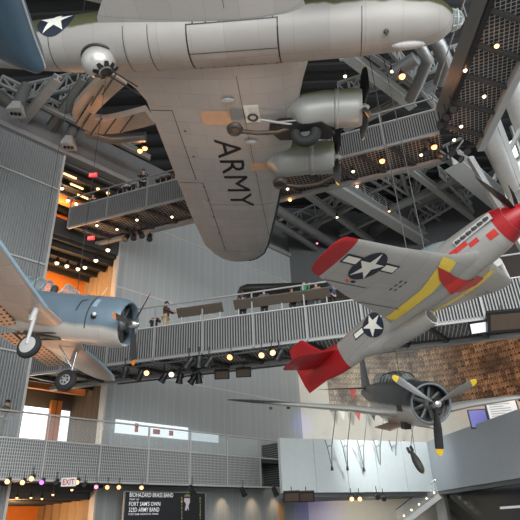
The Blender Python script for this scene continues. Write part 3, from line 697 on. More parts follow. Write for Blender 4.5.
# ================================================================== BUILDING
NIN = V((-.7206, .6934, 0)); D1 = V((.6934, .7206, 0))
WF = frame(NIN * 28, D1)                         # local x along the big wall, y into the rooms behind it, z up
def W(s, d, z): return WF @ V((s, d, z))
BF = frame((-12.58, 27.3, 0), (.9711, -.2387, 0))   # middle bridge
UF = frame((-11.74, 27.3, 0), (.944, -.330, 0))     # upper bridge
corner = V((9.22, 19.97, 0))
VF = frame(corner, (-.035, -.9994, 0))               # second leg of the upper bridge (local y = towards +x)

rib_wall = gridmat('ribbed_wall', (.17, .18, .185), (.26, .27, .275), .26, 1, .5, 0, .5, .2)
flat_wall = None
def panelwall(name, c, line, px, w):
    m, n, l, b = newmat(name)
    tc = n.new('ShaderNodeTexCoord'); sp = n.new('ShaderNodeSeparateXYZ'); l.new(tc.outputs['Object'], sp.inputs[0])
    q = math_n(n, l, 'DIVIDE', sp.outputs['X'], px)
    fx = math_n(n, l, 'LESS_THAN', math_n(n, l, 'FRACT', q), w)
    wn = n.new('ShaderNodeTexWhiteNoise'); wn.noise_dimensions = '1D'; l.new(math_n(n, l, 'FLOOR', q), wn.inputs['W'])
    nz = n.new('ShaderNodeTexNoise'); nz.inputs['Scale'].default_value = .35; l.new(tc.outputs['Object'], nz.inputs['Vector'])
    a = mixc(n, l, wn.outputs['Value'], [x * .93 for x in c], [x * 1.07 for x in c])
    a = mixc(n, l, nz.outputs['Fac'], a, c)
    l.new(mixc(n, l, fx, a, line), b.inputs['Base Color']); b.inputs['Roughness'].default_value = .55; b.inputs['Metallic'].default_value = .1
    return m
M['panels'] = panelwall('panel_wall', (.40, .42, .415), (.52, .545, .54), .62, .05)
S0, S1, S2 = 10.9, 15.45, 33.1
ZT = 24.2
# ribbed wall, left of the opening (real ribs)
m = MB(); m.bx(-16, S0, .12, .5, 0, ZT)
k = -16
while k < S0 - .2:
    m.bx(k + .01, k + .075, .03, .13, 0, ZT); k += .15
struct(m.build('wall_left', mat('ribbed_steel', (.33, .345, .345), .5, .15), frame=WF))
m = MB(); m.bx(S0 - .14, S0, -.06, .5, 0, ZT); struct(m.build('trim_1', M['steel_light'], frame=WF))
m = MB(); m.bx(S1, S2, 0, .5, 0, ZT); struct(m.build('wall_back', M['panels'], frame=WF))
m = MB(); m.bx(S1 - .02, S1 + .1, -.05, .5, 0, ZT); struct(m.build('trim_2', M['steel_light'], frame=WF))
for i, (z, a, b) in enumerate(((21.45, -16, S0), (16.05, -16, S0), (10.6, -16, S0), (21.45, S1, S2), (16.05, S1, S2), (10.6, S1, S2))):
    m = MB(); m.bx(a, b, -.03, .02, z - .05, z + .05); struct(m.build('trim_%d' % (i + 3), M['steel_light'], frame=WF))
m = MB(); m.bx(-16, S2, -.25, .5, ZT, ZT + .35); struct(m.build('trim_9', M['steel'], frame=WF))
# soffit band above, pale grey
m = MB(); m.bx(-16, S2 + 6, .6, .9, ZT - .6, 27.5); struct(m.build('wall_upper', mat('bulkhead', (.20, .205, .21), .7), frame=WF))
# floor & ceiling
m = MB(); m.bx(-45, 45, -25, 70, -.3, 0); struct(m.build('floor', mat('floor_concrete', (.36, .34, .32), .35, 0, .1, .6)))
m = MB(); m.bx(-32, 40, -2, 60, 30, 30.3)
for k in range(36): m.bx(-32, 40, 0 + k * 1.6, .5 + k * 1.6, 29.75, 30)
struct(m.build('ceiling', M['ceiling']))

# ---- rooms behind the opening
def room(z0, z1, dep, back, side, cm, name, slab=True):
    m = MB(); m.bx(S0 - 6, S1 + .5, dep, dep + .3, z0, z1); struct(m.build('wall_%s_back' % name, back, frame=WF))
    m = MB()
    n = 14
    for i in range(n):        # scalloped side wall
        d0, d1_ = i * dep / n, (i + 1) * dep / n
        a0 = S1 + .1 + .12 * abs(sin(i * pi / 2)); a1 = S1 + .1 + .12 * abs(sin((i + 1) * pi / 2))
        m.prism([V((a0, d0, z0)), V((a1, d1_, z0)), V((a1 + .4, d1_, z0)), V((a0 + .4, d0, z0))], (0, 0, z1 - z0))
    struct(m.build('wall_%s_right' % name, side, frame=WF))
    m = MB(); m.bx(S0 - 6.3, S0 - 6, .5, dep, z0, z1); struct(m.build('wall_%s_left' % name, side, frame=WF))
    m = MB(); m.bx(S0 - 6, S1 + .5, .2, dep, z1 - .2, z1)
    for i in range(int(dep / 1.1)): m.bx(S0 - 6, S1 + .1, .6 + i * 1.1, .75 + i * 1.1, z1 - .55, z1 - .2)
    struct(m.build('ceiling_%s' % name, cm, frame=WF))
slat = gridmat('slatted_ceiling', (.02, .02, .02), (.055, .053, .05), 1, .5, 0, 0, .7, 0)
room(5.9, 10.2, 4.2, M['brown'], M['brown'], M['steel_dark'], 'lower')
room(10.7, 18.3, 4.6, M['orange'], M['tan'], slat, 'middle')
room(19.5, 23.8, 6, M['orange'], M['tan'], slat, 'upper')
room(0, 4.0, 7, M['orange'], M['tan'], M['steel_dark'], 'ground')
m = MB(); m.bx(S0 - 6, S1 + .4, -.05, 9, 4.0, 5.9); struct(m.build('floor_lower', M['steel_dark'], frame=WF))
m = MB(); m.bx(S0, S1, .02, 9, 10.2, 10.7); struct(m.build('floor_middle', M['steel_dark'], frame=WF))
m = MB(); m.bx(S0, S1, .02, 9, 18.3, 19.5); struct(m.build('floor_upper', M['steel_dark'], frame=WF))
m = MB(); m.bx(S0, S1, 2.4, 2.7, 9.45, 10.1); struct(m.build('trim_10', M['wood'], frame=WF))
m = MB(); m.bx(S0, S1, 3.2, 3.5, 22.8, 23.5); struct(m.build('trim_11', M['wood'], frame=WF))
# bright glazing at the back of the lower room
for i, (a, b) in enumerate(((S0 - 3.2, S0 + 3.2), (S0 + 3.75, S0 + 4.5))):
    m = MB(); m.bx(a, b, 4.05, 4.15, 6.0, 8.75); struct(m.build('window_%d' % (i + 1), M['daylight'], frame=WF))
t = thing('timber_column', 'orange timber column standing against the bright back windows', 'column', mw=WF)
m = MB(); m.bx(S0 + 3.05, S0 + 3.35, 3.6, 3.9, 5.9, 9.2); m.build('shaft', M['wood'], t, world=False)
m = MB(); m.bx(S0 + 3.42, S0 + 3.72, 3.6, 3.9, 5.9, 9.2); m.build('shaft', M['wood'], t, world=False)
# balcony glass reflection of outside windows, imitated by glowing strips on the back wall
m = MB(); m.bx(16.3, 21.6, -.06, .0, 6.95, 7.7); struct(m.build('window_3', emit('strip_reflection', (.75, .85, .88), .75), frame=WF))  # glowing strip for the glass reflection, no window here
m = MB(); m.bx(21.7, 24.2, -.06, .0, 6.95, 7.55); struct(m.build('window_4', emit('strip_reflection_dim', (.6, .72, .75), .4), frame=WF))  # dimmer strip of the same glass reflection, no window here
for i, (s_, w_, h_) in enumerate(((17.6, .22, .5), (18.9, .5, .28), (20.1, .3, .3))):  # red marks of the glass reflection, built as thin plates
    m = MB(); m.bx(s_, s_ + w_, -.10, -.06, 7.1, 7.1 + h_); tag(m.build('reflection_mark', M['red2'], frame=WF), ('tall narrow', 'wide low', 'small square')[i] + ' red mark in the imitated glass reflection', 'reflection_mark', 'red reflection marks')

# ---- lamps
LP = .2
def lamp(p, r, m_, label, grp, name='ceiling_lamp', stem=.25, power=None, col=(1, .6, .3), spotdir=None, cat='lamp'):
    p = V(p)
    o = thing(name, label, cat, p, grp)
    a = MB(); a.lathe([(r * .6, stem * .6), (r * 1.15, r * .4), (r * 1.25, -.0), (r * 1.25, -.02)], p, (0, 0, 1), 14); a.tube(p + V((0, 0, stem * .5)), p + V((0, 0, stem + .1)), .02, n=6); a.build('housing', M['black'], o, True)
    b = MB(); b.sphere(p - V((0, 0, .02)), r, 12, 8); b.build('bulb', m_, o, True)
    if power:
        ld = bpy.data.lights.new('lamp_light', 'POINT' if spotdir is None else 'SPOT'); ld.energy = power * LP; ld.color = col; ld.shadow_soft_size = r
        lo = bpy.data.objects.new('lamp_light', ld); COL.objects.link(lo); lo.location = p - V((0, 0, r * 2.2))
        if spotdir is not None:
            ld.spot_size = R(75); ld.spot_blend = .8; lo.rotation_euler = V(spotdir).to_track_quat('-Z', 'Y').to_euler()
    return o
POS = ['first', 'second', 'third', 'fourth', 'fifth', 'sixth', 'seventh', 'eighth', 'ninth', 'tenth', 'eleventh', 'twelfth', 'thirteenth', 'fourteenth', 'fifteenth']
def onplane(px, py, z): return atz(px, py, z)
# middle room pendants (rear row)
for i, (x, y) in enumerate(((57, 262.5), (67, 265.5), (78, 268.5), (85, 267), (96, 260), (108, 249.5))):
    lamp(onplane(x, y, 17.2), .13, M['lamp_white'], 'warm round pendant lamp, %s from the left in the orange room under the top bridge' % POS[i], 'pendants in the orange room', stem=.6, power=28 if i % 2 else 45)
for i, (x, y) in enumerate(((50, 270), (60, 271), (74, 287))):
    pass
# tubes in the upper room
for i, (x, y) in enumerate(((70, 176), (77, 186.5), (83.5, 197))):
    p = onplane(x, y, 22.9); o = thing('tube_lamp', ('topmost', 'middle', 'lowest')[i] + ' of three slanting orange tube lamps above the top bridge', 'lamp', p, 'tube lamps')
    a = MB(); a.bar(p - D1 * .45, p + D1 * .45, .1, .08); a.build('tube', M['lamp_warm'], o); a = MB(); a.bar(p - D1 * .5 + V((0, 0, .1)), p + D1 * .5 + V((0, 0, .1)), .2, .08); a.build('tray', M['black'], o)
for i, (x, y) in enumerate(((62, 188), (68, 200), (76.5, 203.5), (98, 188.5), (108, 192.5))):
    lamp(onplane(x, y, 22.6), .12, M['lamp_white'] if i < 3 else M['lamp_warm'], 'small warm lamp, %s from the left in the room above the top bridge' % POS[i], 'small lamps in the upper room', power=30)
# lower room lamps
for i, (x, y) in enumerate(((27, 402), (38.5, 404.5), (49, 405.5), (55, 406.5), (93, 395))):
    lamp(onplane(x, y, 9.5), .08, M['lamp_warm'], 'small orange lamp, %s from the left under the timber beam' % POS[i], 'lamps under the timber beam', power=14)
for i, (x, y) in enumerate(((57, 399), (83, 385.5), (52, 379))):
    p = onplane(x, y, 9.9); o = thing('flat_ceiling_light', ('white flat ceiling light left of the front wheel', 'peach flat ceiling light right of the hanging wheel', 'peach flat ceiling light above the hanging wheel')[i], 'lamp', p, 'flat ceiling lights')
    a = MB(); a.bar(p - D1 * .5, p + D1 * .5, .5, .06); a.build('diffuser', emit('diffuser_%d' % i, (1, .93, .85) if i == 0 else (1, .7, .45), 1.4), o); a = MB(); a.bar(p - D1 * .55 + V((0, 0, .06)), p + D1 * .55 + V((0, 0, .06)), .58, .05); a.build('frame', M['steel_dark'], o)
for i, (x, y) in enumerate(((17, 497), (31, 497), (42, 498), (53, 494), (72, 489))):
    lamp(onplane(x, y, 3.5), .06, M['lamp_warm'], 'tiny warm lamp, %s from the left in the orange ground floor room' % POS[i], 'ground floor lamps', power=14)
# exit signs
def exit_sign(p, w, label, letters=True, back='exit_red'):
    o = thing('exit_sign', label, 'sign', p)
    a = MB(); a.box(p, (w, .1, w * .55)); a.build('case', M[back], o)
    if letters: text_mesh('EXIT', w * .36, w * .8, 'lettering', M['white'] if back == 'exit_red' else M['red2'], o, V(p) + V((-w * .4, -.06, -w * .18)), (1, 0, 0), (0, 0, 1), .02)
    return o
exit_sign(onplane(93, 175, 22.3), .5, 'glowing red exit sign in the room above the top bridge')
exit_sign(onplane(91, 238, 17.4), .4, 'glowing red exit sign under the top bridge')
exit_sign(onplane(69.5, 407.5, 9.1), .42, 'small glowing red exit sign under the timber beam')

# ---- LOWER BALCONY
t = thing('lower_balcony', 'lower balcony with perforated grey front and glass rail along the wall', 'balcony', mw=WF)
SA, SB = -14, 28.5
m = MB(); m.bx(SA, SB, -2.0, -.02, 5.6, 5.85); m.bx(SA, SB, -2.0, -.02, 4.15, 4.25); m.build('deck', M['steel_dark'], t, world=False)
perf = gridmat('perforated_sheet', (.12, .125, .125), (.46, .47, .46), .11, .15, .45, .22, .5, .3)
posts = [-12 + 2.93 * k for k in range(14)]
for a in posts[:-1]:
    m = MB(); m.bx(a + .06, a + 2.93 - .06, -2.06, -2.0, 4.12, 5.86); m.build('front_panel', perf, t, world=False)
for a in posts:
    m = MB(); m.bx(a - .035, a + .035, -2.12, -2.0, 4.1, 7.05); m.build('post', M['steel_light'], t, world=False)
for a in posts[:-1]:
    m = MB(); m.bx(a + .08, a + 2.85, -2.05, -2.03, 5.95, 7.0); m.build('glass_pane', M['rail_glass'], t, world=False)
m = MB(); m.bx(SA, SB, -2.12, -1.98, 7.05, 7.12); m.build('handrail', M['steel_light'], t, world=False)
m = MB(); m.bx(SA, SB, -2.1, -1.95, 5.84, 5.92); m.bx(SA, SB, -2.1, -1.95, 4.05, 4.14); m.build('edge_rail', M['steel_light'], t, world=False)
m = MB(); m.bx(SB - .06, SB, -2.06, -.02, 4.15, 7.1); m.build('end_panel', perf, t, world=False)

# ---- bridges
def bridge(name, label, Fm, L, width, z0, zp, zr, bay, x0=0., slat_gap=.12, slat_w=.05, fan=0, solid=None, side=1, ribs=1.9, extra_back=True):
    """z0 underside, zp top of slatted panel, zr handrail height"""
    t = thing(name, label, 'bridge', mw=Fm)
    m = MB(); m.bx(x0, L, .12, width - .12, z0 + fan - .12, z0 + fan); m.build('walking_deck', M['steel_dark'], t, world=False)
    m = MB(); m.bx(x0, L, .12, width - .12, z0 + .25, z0 + .42); m.build('deck', gridmat(name + '_grating', (.02, .02, .02), (.34, .34, .33) if name[0] == 'u' else (.7, .7, .68), .19, .19, .2, .2, .7, .1, 'X', 'Y'), t, world=False)  # middle bridge grating paler: missing lamplight put into the colour
    m = MB()
    q = x0 + .4
    while q < L: m.bar((q, .1, z0 + .1), (q + (1.2 if ribs > 0 else 0), width - .1, z0 + .1), .16, .2); q += abs(ribs)
    m.build('cross_rib', M['steel_dark'], t, world=False)
    m = MB(); m.bx(x0, L, 0, .12, z0 - .02, z0 + .14); m.build('edge_beam', M['steel'], t, world=False)
    m = MB(); m.bx(x0, L, width - .3, width, z0 - .08, z0 + .12); m.bx(x0, L, width - .04, width, z0 + .1, z0 + .5)
    m.build('rear_edge_beam', M['steel'], t, world=False)
    n = max(1, round((L - x0) / bay)); b = (L - x0) / n
    for i in range(n):
        a = x0 + i * b
        if solid: m = MB(); m.bx(a + .02, a + b - .02, -.04, .04, z0 + .1, zp); m.build('side_panel', solid, t, world=False)
        else:
            m = MB(); m.bx(a + .04, a + b - .04, .02, .05, z0 + .1, zp); m.build('panel_mesh', M['panel_back'], t, world=False)
            m = MB(); q = a + slat_gap / 2
            while q < a + b - .03: m.bx(q - slat_w / 2, q + slat_w / 2, -.05, .0, z0 + .1, zp); q += slat_gap
            m.build('slat_screen', M['slat'], t, world=False)
        if extra_back:
            m = MB(); m.bx(a + .04, a + b - .04, width - .05, width, z0 + .4, zp - .1); m.build('rear_panel', M['rear_panel'], t, world=False)
    for i in range(n + 1):
        m = MB(); m.bx(x0 + i * b - .035, x0 + i * b + .035, -.10, -.02, z0, zr); m.build('post', M['steel'], t, world=False)
    m = MB(); m.bx(x0, L, -.1, -.03, zr - .05, zr + .02); m.build('handrail', M['steel'], t, world=False)
    m = MB(); m.bx(x0, L, -.08, .06, zp, zp + .05); m.build('panel_cap', M['steel_light'], t, world=False)
    m = MB(); m.bx(x0, L, width - .03, width + .03, zr - .05, zr); m.build('rear_handrail', M['steel'], t, world=False)
    return t
M['panel_back'] = mat('panel_back', (.035, .037, .04), .6, .2)
M['rear_panel'] = mat('rear_panel', (.12, .12, .12), .6, .2)
M['slat'] = mat('slat_steel', (.27, .27, .26), .45, .25)
ZM = 9.47
bm_ = bridge('middle_bridge', 'long slatted walkway crossing the hall behind the red tail', BF, 31, 3.2, ZM, ZM + 1.72, ZM + 2.9, 2.55, -.8, .135, .06, fan=1.4)
ZU = 18.6
bu = bridge('upper_bridge', 'high slatted walkway crossing behind the big bomber wing and turning towards us', UF, 22.2, 2.55, ZU, ZU + 1.45, ZU + 2.2, 2.85, 0, .12, .06, fan=1.28, ribs=1.6)
t = bu
# second leg belongs to the same bridge
inv = UF.inverted() @ VF
def vb(mb, name, m_): mb.v = [inv @ v for v in mb.v]; return mb.build(name, m_, bu, world=False)
m = MB(); m.bx(0, 22, .12, 2.3, ZU + .25, ZU + .42); m.add([V((0, .12, ZU + .25)), V((0, 2.3, ZU + .25)), V((-1.6, 2.3, ZU + .25)), V((0, .12, ZU + .42)), V((0, 2.3, ZU + .42)), V((-1.6, 2.3, ZU + .42))], [(0, 1, 2), (3, 5, 4), (0, 3, 4, 1), (1, 4, 5, 2), (2, 5, 3, 0)])
vb(m, 'deck', bpy.data.materials['upper_bridge_grating'])
m = MB(); 
for k in range(14): m.bar((.3 + k * 1.6, .1, ZU + .1), (-.6 + k * 1.6, 2.3, ZU + .1), .14, .2)
vb(m, 'cross_rib', M['steel_dark'])
m = MB(); m.bx(0, 22, -.05, .05, ZU - .02, ZU + 1.46); vb(m, 'side_panel', mat('solid_panel', (.17, .165, .155), .5, .2))
m = MB(); m.bx(-.1, 22, -.1, .12, ZU - .05, ZU + .12); vb(m, 'edge_beam', M['black'])
m = MB(); m.bx(-1.6, 22, 2.2, 2.55, ZU - .1, ZU + .3); vb(m, 'rear_edge_beam', M['beam_light'])
m = MB(); m.bx(-1.6, 22, 2.5, 2.55, ZU + .3, ZU + 1.4); vb(m, 'rear_panel', M['slat'])
m = MB(); m.tube((0, -.07, ZU + 2.15), (22, -.07, ZU + 2.15), .03, n=6)
for k in range(9): m.tube((k * 2.7, -.07, ZU + 1.4), (k * 2.7, -.07, ZU + 2.15), .03, n=6)
vb(m, 'handrail', M['steel'])
# dark sign boards / canopies on the middle bridge rail
for i, (x0, x1, p0) in enumerate(((8.4, 10.9, 0), (11.5, 16.4, 0))):
    o = thing('rail_board', ('brown reading board on the bridge rail left of the dark-coated visitor', 'long brown reading board on the bridge rail before the green-shirted visitor')[i], 'board', BF @ V((x0, 0, ZM + 2.1)))
    m = MB(); T = BF
    m.prism([T @ V(v) for v in ((x0, .1, ZM + 2.12), (x1, .1, ZM + 2.12), (x1, -.2, ZM + 2.5), (x0, -.2, ZM + 2.5))], (0, 0, .05)); m.build('board', mat('board_brown%d' % i, (.09, .072, .055), .4), o)
    for q in (x0 + .2, (x0 + x1) / 2, x1 - .2): m = MB(); m.bar(T @ V((q, .1, ZM + 1.7)), T @ V((q, .1, ZM + 2.2)), .05, .05); m.build('bracket', M['steel'], o)

# ---- right hand mezzanine
ZB = 3.6
A = V((.75, 35.1, 0)); Cc = V((12.0, 41.6, 0)); Dd = V((14.6, 27.0, 0))
def wallseg(a, b, z0, z1, th, mb, out=0):
    d = (b - a).normalized(); n_ = V((-d.y, d.x, 0))
    mb.prism([a + V((0, 0, z0)) , b + V((0, 0, z0)), b + n_ * th + V((0, 0, z0)), a + n_ * th + V((0, 0, z0))], (0, 0, z1 - z0))
t = thing('mezzanine_front', 'pale tall parapet of the right mezzanine, plain and faceted', 'parapet', A + V((0, 0, ZB)))
n_ = 5
for i in range(n_):
    a = A.lerp(Cc, i / n_); b = A.lerp(Cc, (i + 1) / n_) - (Cc - A).normalized() * .03
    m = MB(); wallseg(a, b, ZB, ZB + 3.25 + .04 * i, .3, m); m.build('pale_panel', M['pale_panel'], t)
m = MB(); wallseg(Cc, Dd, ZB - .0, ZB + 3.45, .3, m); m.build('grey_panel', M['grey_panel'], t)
m = MB(); m.prism([A + V((0, .3, ZB - .25)), Cc + V((0, .3, ZB - .25)), Dd + V((.3, 0, ZB - .25)), Dd + V((9, 0, ZB - .25)), V((25, 50, ZB - .25)), V((1, 50, ZB - .25))], (0, 0, .25)); m.build('soffit', mat('soffit_dark', (.16, .17, .17), .6), t)
# curved back wall with the photographic mosaic
def mosaic():
    m, n, l, b = newmat('portrait_mosaic')
    tc = n.new('ShaderNodeTexCoord'); sp = n.new('ShaderNodeSeparateXYZ'); l.new(tc.outputs['UV'], sp.inputs[0])
    u = sp.outputs['X']; v = sp.outputs['Y']
    PW, PH = .36, .47
    row = math_n(n, l, 'FLOOR', math_n(n, l, 'DIVIDE', v, PH))
    uo = math_n(n, l, 'ADD', math_n(n, l, 'DIVIDE', u, PW), math_n(n, l, 'MULTIPLY', math_n(n, l, 'FRACT', math_n(n, l, 'MULTIPLY', row, .37)), 3.1))
    cx = math_n(n, l, 'FLOOR', uo); fx = math_n(n, l, 'FRACT', uo); fy = math_n(n, l, 'FRACT', math_n(n, l, 'DIVIDE', v, PH))
    cb = n.new('ShaderNodeCombineXYZ'); l.new(cx, cb.inputs[0]); l.new(row, cb.inputs[1])
    wn = n.new('ShaderNodeTexWhiteNoise'); wn.noise_dimensions = '2D'; l.new(cb.outputs[0], wn.inputs['Vector'])
    rnd = wn.outputs['Value']; sc = n.new('ShaderNodeSeparateColor'); l.new(wn.outputs['Color'], sc.inputs[0])
    bg = mixc(n, l, rnd, (.12, .075, .045), (.62, .48, .32))
    # head oval and shoulders
    dx = math_n(n, l, 'MULTIPLY', math_n(n, l, 'SUBTRACT', fx, math_n(n, l, 'ADD', .36, math_n(n, l, 'MULTIPLY', sc.outputs[0], .28))), math_n(n, l, 'ADD', 1.0, sc.outputs[2])); dy = math_n(n, l, 'SUBTRACT', fy, .62)
    r2 = math_n(n, l, 'ADD', math_n(n, l, 'MULTIPLY', dx, dx), math_n(n, l, 'MULTIPLY', dy, dy))
    head = math_n(n, l, 'LESS_THAN', r2, .038)
    dy2 = math_n(n, l, 'SUBTRACT', fy, .76); r3 = math_n(n, l, 'ADD', math_n(n, l, 'MULTIPLY', dx, dx), math_n(n, l, 'MULTIPLY', dy2, dy2))
    hair = math_n(n, l, 'LESS_THAN', r3, .022)
    dy3 = math_n(n, l, 'SUBTRACT', fy, .0); r4 = math_n(n, l, 'ADD', math_n(n, l, 'MULTIPLY', dx, dx), math_n(n, l, 'MULTIPLY', dy3, dy3))
    sh = math_n(n, l, 'LESS_THAN', r4, .17)
    c = mixc(n, l, sh, bg, mixc(n, l, sc.outputs[1], (.015, .013, .012), (.22, .17, .11)))
    c = mixc(n, l, head, c, mixc(n, l, sc.outputs[2], (.38, .24, .14), (.80, .64, .45)))
    c = mixc(n, l, hair, c, (.03, .022, .017))
    gap = math_n(n, l, 'MAXIMUM', math_n(n, l, 'LESS_THAN', fx, .07), math_n(n, l, 'LESS_THAN', fy, .06))
    c = mixc(n, l, gap, c, (.03, .024, .02))
    # orange light on the right side put into the print colour, left kept paler
    mr = n.new('ShaderNodeMapRange'); l.new(u, mr.inputs['Value']); mr.inputs['From Min'].default_value = 4; mr.inputs['From Max'].default_value = 12
    c2 = mixc(n, l, .3, c, (.62, .54, .43)); mm = n.new('ShaderNodeMix'); mm.data_type = 'RGBA'; mm.blend_type = 'MULTIPLY'; mm.inputs['Factor'].default_value = 1; l.new(c, mm.inputs['A']); mm.inputs['B'].default_value = (.62, .5, .38, 1)
    nn2 = n.new('ShaderNodeTexNoise'); nn2.inputs['Scale'].default_value = .5; nn2.inputs['Detail'].default_value = 5; l.new(tc.outputs['UV'], nn2.inputs['Vector'])
    c = mixc(n, l, mr.outputs[0], c2, mm.outputs['Result'])
    st = n.new('ShaderNodeMapRange'); l.new(nn2.outputs['Fac'], st.inputs['Value']); st.inputs['From Min'].default_value = .45; st.inputs['From Max'].default_value = .62; st.inputs['To Max'].default_value = .6
    c = mixc(n, l, st.outputs[0], c, (.03, .022, .018))
    l.new(c, b.inputs['Base Color']); b.inputs['Roughness'].default_value = .45
    return m
K0 = V((2.76, 43.3, 0)); 
crv = [K0, V((5.2, 43.6, 0)), V((9, 44.6, 0)), V((13, 45.0, 0)), V((17, 43.5, 0)), V((20.5, 40.0, 0)), V((23, 35.0, 0)), V((24, 30, 0))]
def curved(pts, z0, z1, mat_, name, u0=0, off=0, uvs=True):
    P = []
    for i in range(len(pts) - 1):
        p0, p1, p2, p3 = pts[max(i - 1, 0)], pts[i], pts[i + 1], pts[min(i + 2, len(pts) - 1)]
        for j in range(6):
            s_ = j / 6; P.append(.5 * (2 * p1 + (p2 - p0) * s_ + (2 * p0 - 5 * p1 + 4 * p2 - p3) * s_ ** 2 + (-p0 + 3 * p1 - 3 * p2 + p3) * s_ ** 3))
    P.append(pts[-1])
    mb = MB(); n = len(P)
    front = [p + V((0, -off, 0)) for p in P]; back = [p + V((0, .3, 0)) for p in P]
    mb.v = [p + V((0, 0, z)) for z in (z0, z1) for p in front] + [p + V((0, 0, z)) for z in (z0, z1) for p in back]
    for i in range(n - 1):
        mb.f += [[i, i + 1, n + i + 1, n + i], [2 * n + i, 3 * n + i, 3 * n + i + 1, 2 * n + i + 1], [n + i, n + i + 1, 3 * n + i + 1, 3 * n + i], [i, 2 * n + i, 2 * n + i + 1, i + 1]]
    mb.f += [[0, n, 3 * n, 2 * n], [n - 1, 3 * n - 1, 4 * n - 1, 2 * n - 1]]; mb.m = [0] * len(mb.f)
    o = mb.build(name, mat_, fix=True)
    L = [0]
    for i in range(1, n): L.append(L[-1] + (P[i] - P[i - 1]).length)
    uv = o.data.uv_layers.new(name='UVMap')
    loc = o.location
    for lp in o.data.loops:
        vi = lp.vertex_index % n; uv.data[lp.index].uv = (L[vi] + u0, o.data.vertices[lp.vertex_index].co.z + loc.z)
    return o
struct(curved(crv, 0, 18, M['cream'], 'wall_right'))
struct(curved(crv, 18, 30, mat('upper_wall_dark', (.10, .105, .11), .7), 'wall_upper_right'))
mo = curved([V((5.2, 43.6, 0)), V((9, 44.6, 0)), V((13, 45.0, 0)), V((17, 43.5, 0)), V((20.5, 40.0, 0)), V((23, 35.0, 0)), V((24, 30, 0))], 10.0, 17.5, mosaic(), 'portrait_mosaic', 0, .08)
tag(mo, 'curved wall panel covered in small sepia portrait photographs', 'mural')
m = MB(); m.bx(1.2, 5.0, 43.35, 43.75, 3, 26)
# ---- writing board on the back wall
def board():
    t = thing('notice_screen', 'black screen with white lettering under the lower balcony', 'sign', mw=WF)
    p0 = WFI @ V(plane_pt(125.5, 492)); p1 = WFI @ V(plane_pt(205, 494))
    s0, s1 = p0.x, p1.x; z1 = p0.z; yb = -1.4
    m = MB(); m.bx(s0, s1, yb, yb + .1, .3, z1); m.build('panel', mat('screen_black', (.02, .021, .024), .4), t, world=False)
    m = MB(); m.bx(s0 - .06, s0, yb - .02, yb + .1, .3, z1 + .05); m.bx(s1, s1 + .06, yb - .02, yb + .1, .3, z1 + .05); m.bx(s0, s1, yb - .02, yb + .1, z1, z1 + .05); m.build('frame', M['steel'], t, world=False)
    def line(txt, px0, px1, py, hpx, nm):
        a = WFI @ V(plane_pt(px0, py)); b = WFI @ V(plane_pt(px1, py + (px1 - px0) * .028)); c = WFI @ V(plane_pt(px0, py - hpx))
        text_mesh(txt, c.z - a.z, b.x - a.x, nm, M['ink'], t_obj[0], (a.x, yb - .015, a.z), (1, 0, 0), (0, 0, 1), .004, False)
    t_obj = [t]
    line('BIOHAZARD BRASS BAND', 129.5, 173, 497.0, 4.6, 'lettering')
    line('PART OF', 129.5, 139, 500.2, 1.7, 'lettering')
    line("FORT SAM'S OWN", 128.8, 160, 506.0, 4.4, 'lettering')
    line('323D ARMY BAND', 128.5, 159, 512.0, 4.4, 'lettering')
    line('FORT SAM HOUSTON, TEXAS', 128.3, 158, 515.4, 2.0, 'lettering')
    # emblem: helmeted white figure
    a = WFI @ V(plane_pt(187, 503)); k = .026
    m = MB()
    for poly in ([(-6, -14), (-3, -2), (-9, 4), (-8, 10), (7, 10), (8, 2), (4, -5), (5, -16), (1, -10), (-2, -16)],):
        m.add([V((a.x + x * k, yb - .015, a.z + y * k)) for x, y in poly], [tuple(range(len(poly)))])
    m.build('emblem_figure', mat('emblem_pink', (.75, .62, .68), .5), t, world=False, fix=False)
    m = MB(); pl = [(9 * cos(q), 13 + 5 * sin(q)) for q in [pi * k_ / 10 for k_ in range(11)]]
    m.add([V((a.x + x * k, yb - .02, a.z + y * k)) for x, y in pl], [tuple(range(len(pl)))]); m.build('emblem_helmet', mat('emblem_olive', (.35, .33, .12), .5), t, world=False, fix=False)
    for px_, word in ((181, 'BIOHAZARD'), (199.5, 'BRASS BAND')):
        for i, ch in enumerate(word.replace(' ', '')[:8]):
            q = WFI @ V(plane_pt(px_, 499.5 + i * 3.3))
            text_mesh(ch, .13, .09, 'lettering', mat('ink_yellow', (.65, .6, .25), .5) if not bpy.data.materials.get('ink_yellow') else bpy.data.materials['ink_yellow'], t, (q.x, yb - .015, q.z), (1, 0, 0), (0, 0, 1), 0, False)
M['ink'] = mat('ink_white', (.85, .85, .85), .5)
M['ink'].node_tree.nodes['Principled BSDF'].inputs['Emission Color'].default_value = (1, 1, 1, 1); M['ink'].node_tree.nodes['Principled BSDF'].inputs['Emission Strength'].default_value = .25
WFI = WF.inverted()
def plane_pt(px, py, d=-1.4):
    r = ray(px, py); n = NIN; p = NIN * (28 + d)
    return CAM + r * ((p - CAM).dot(n) / r.dot(n))
board()

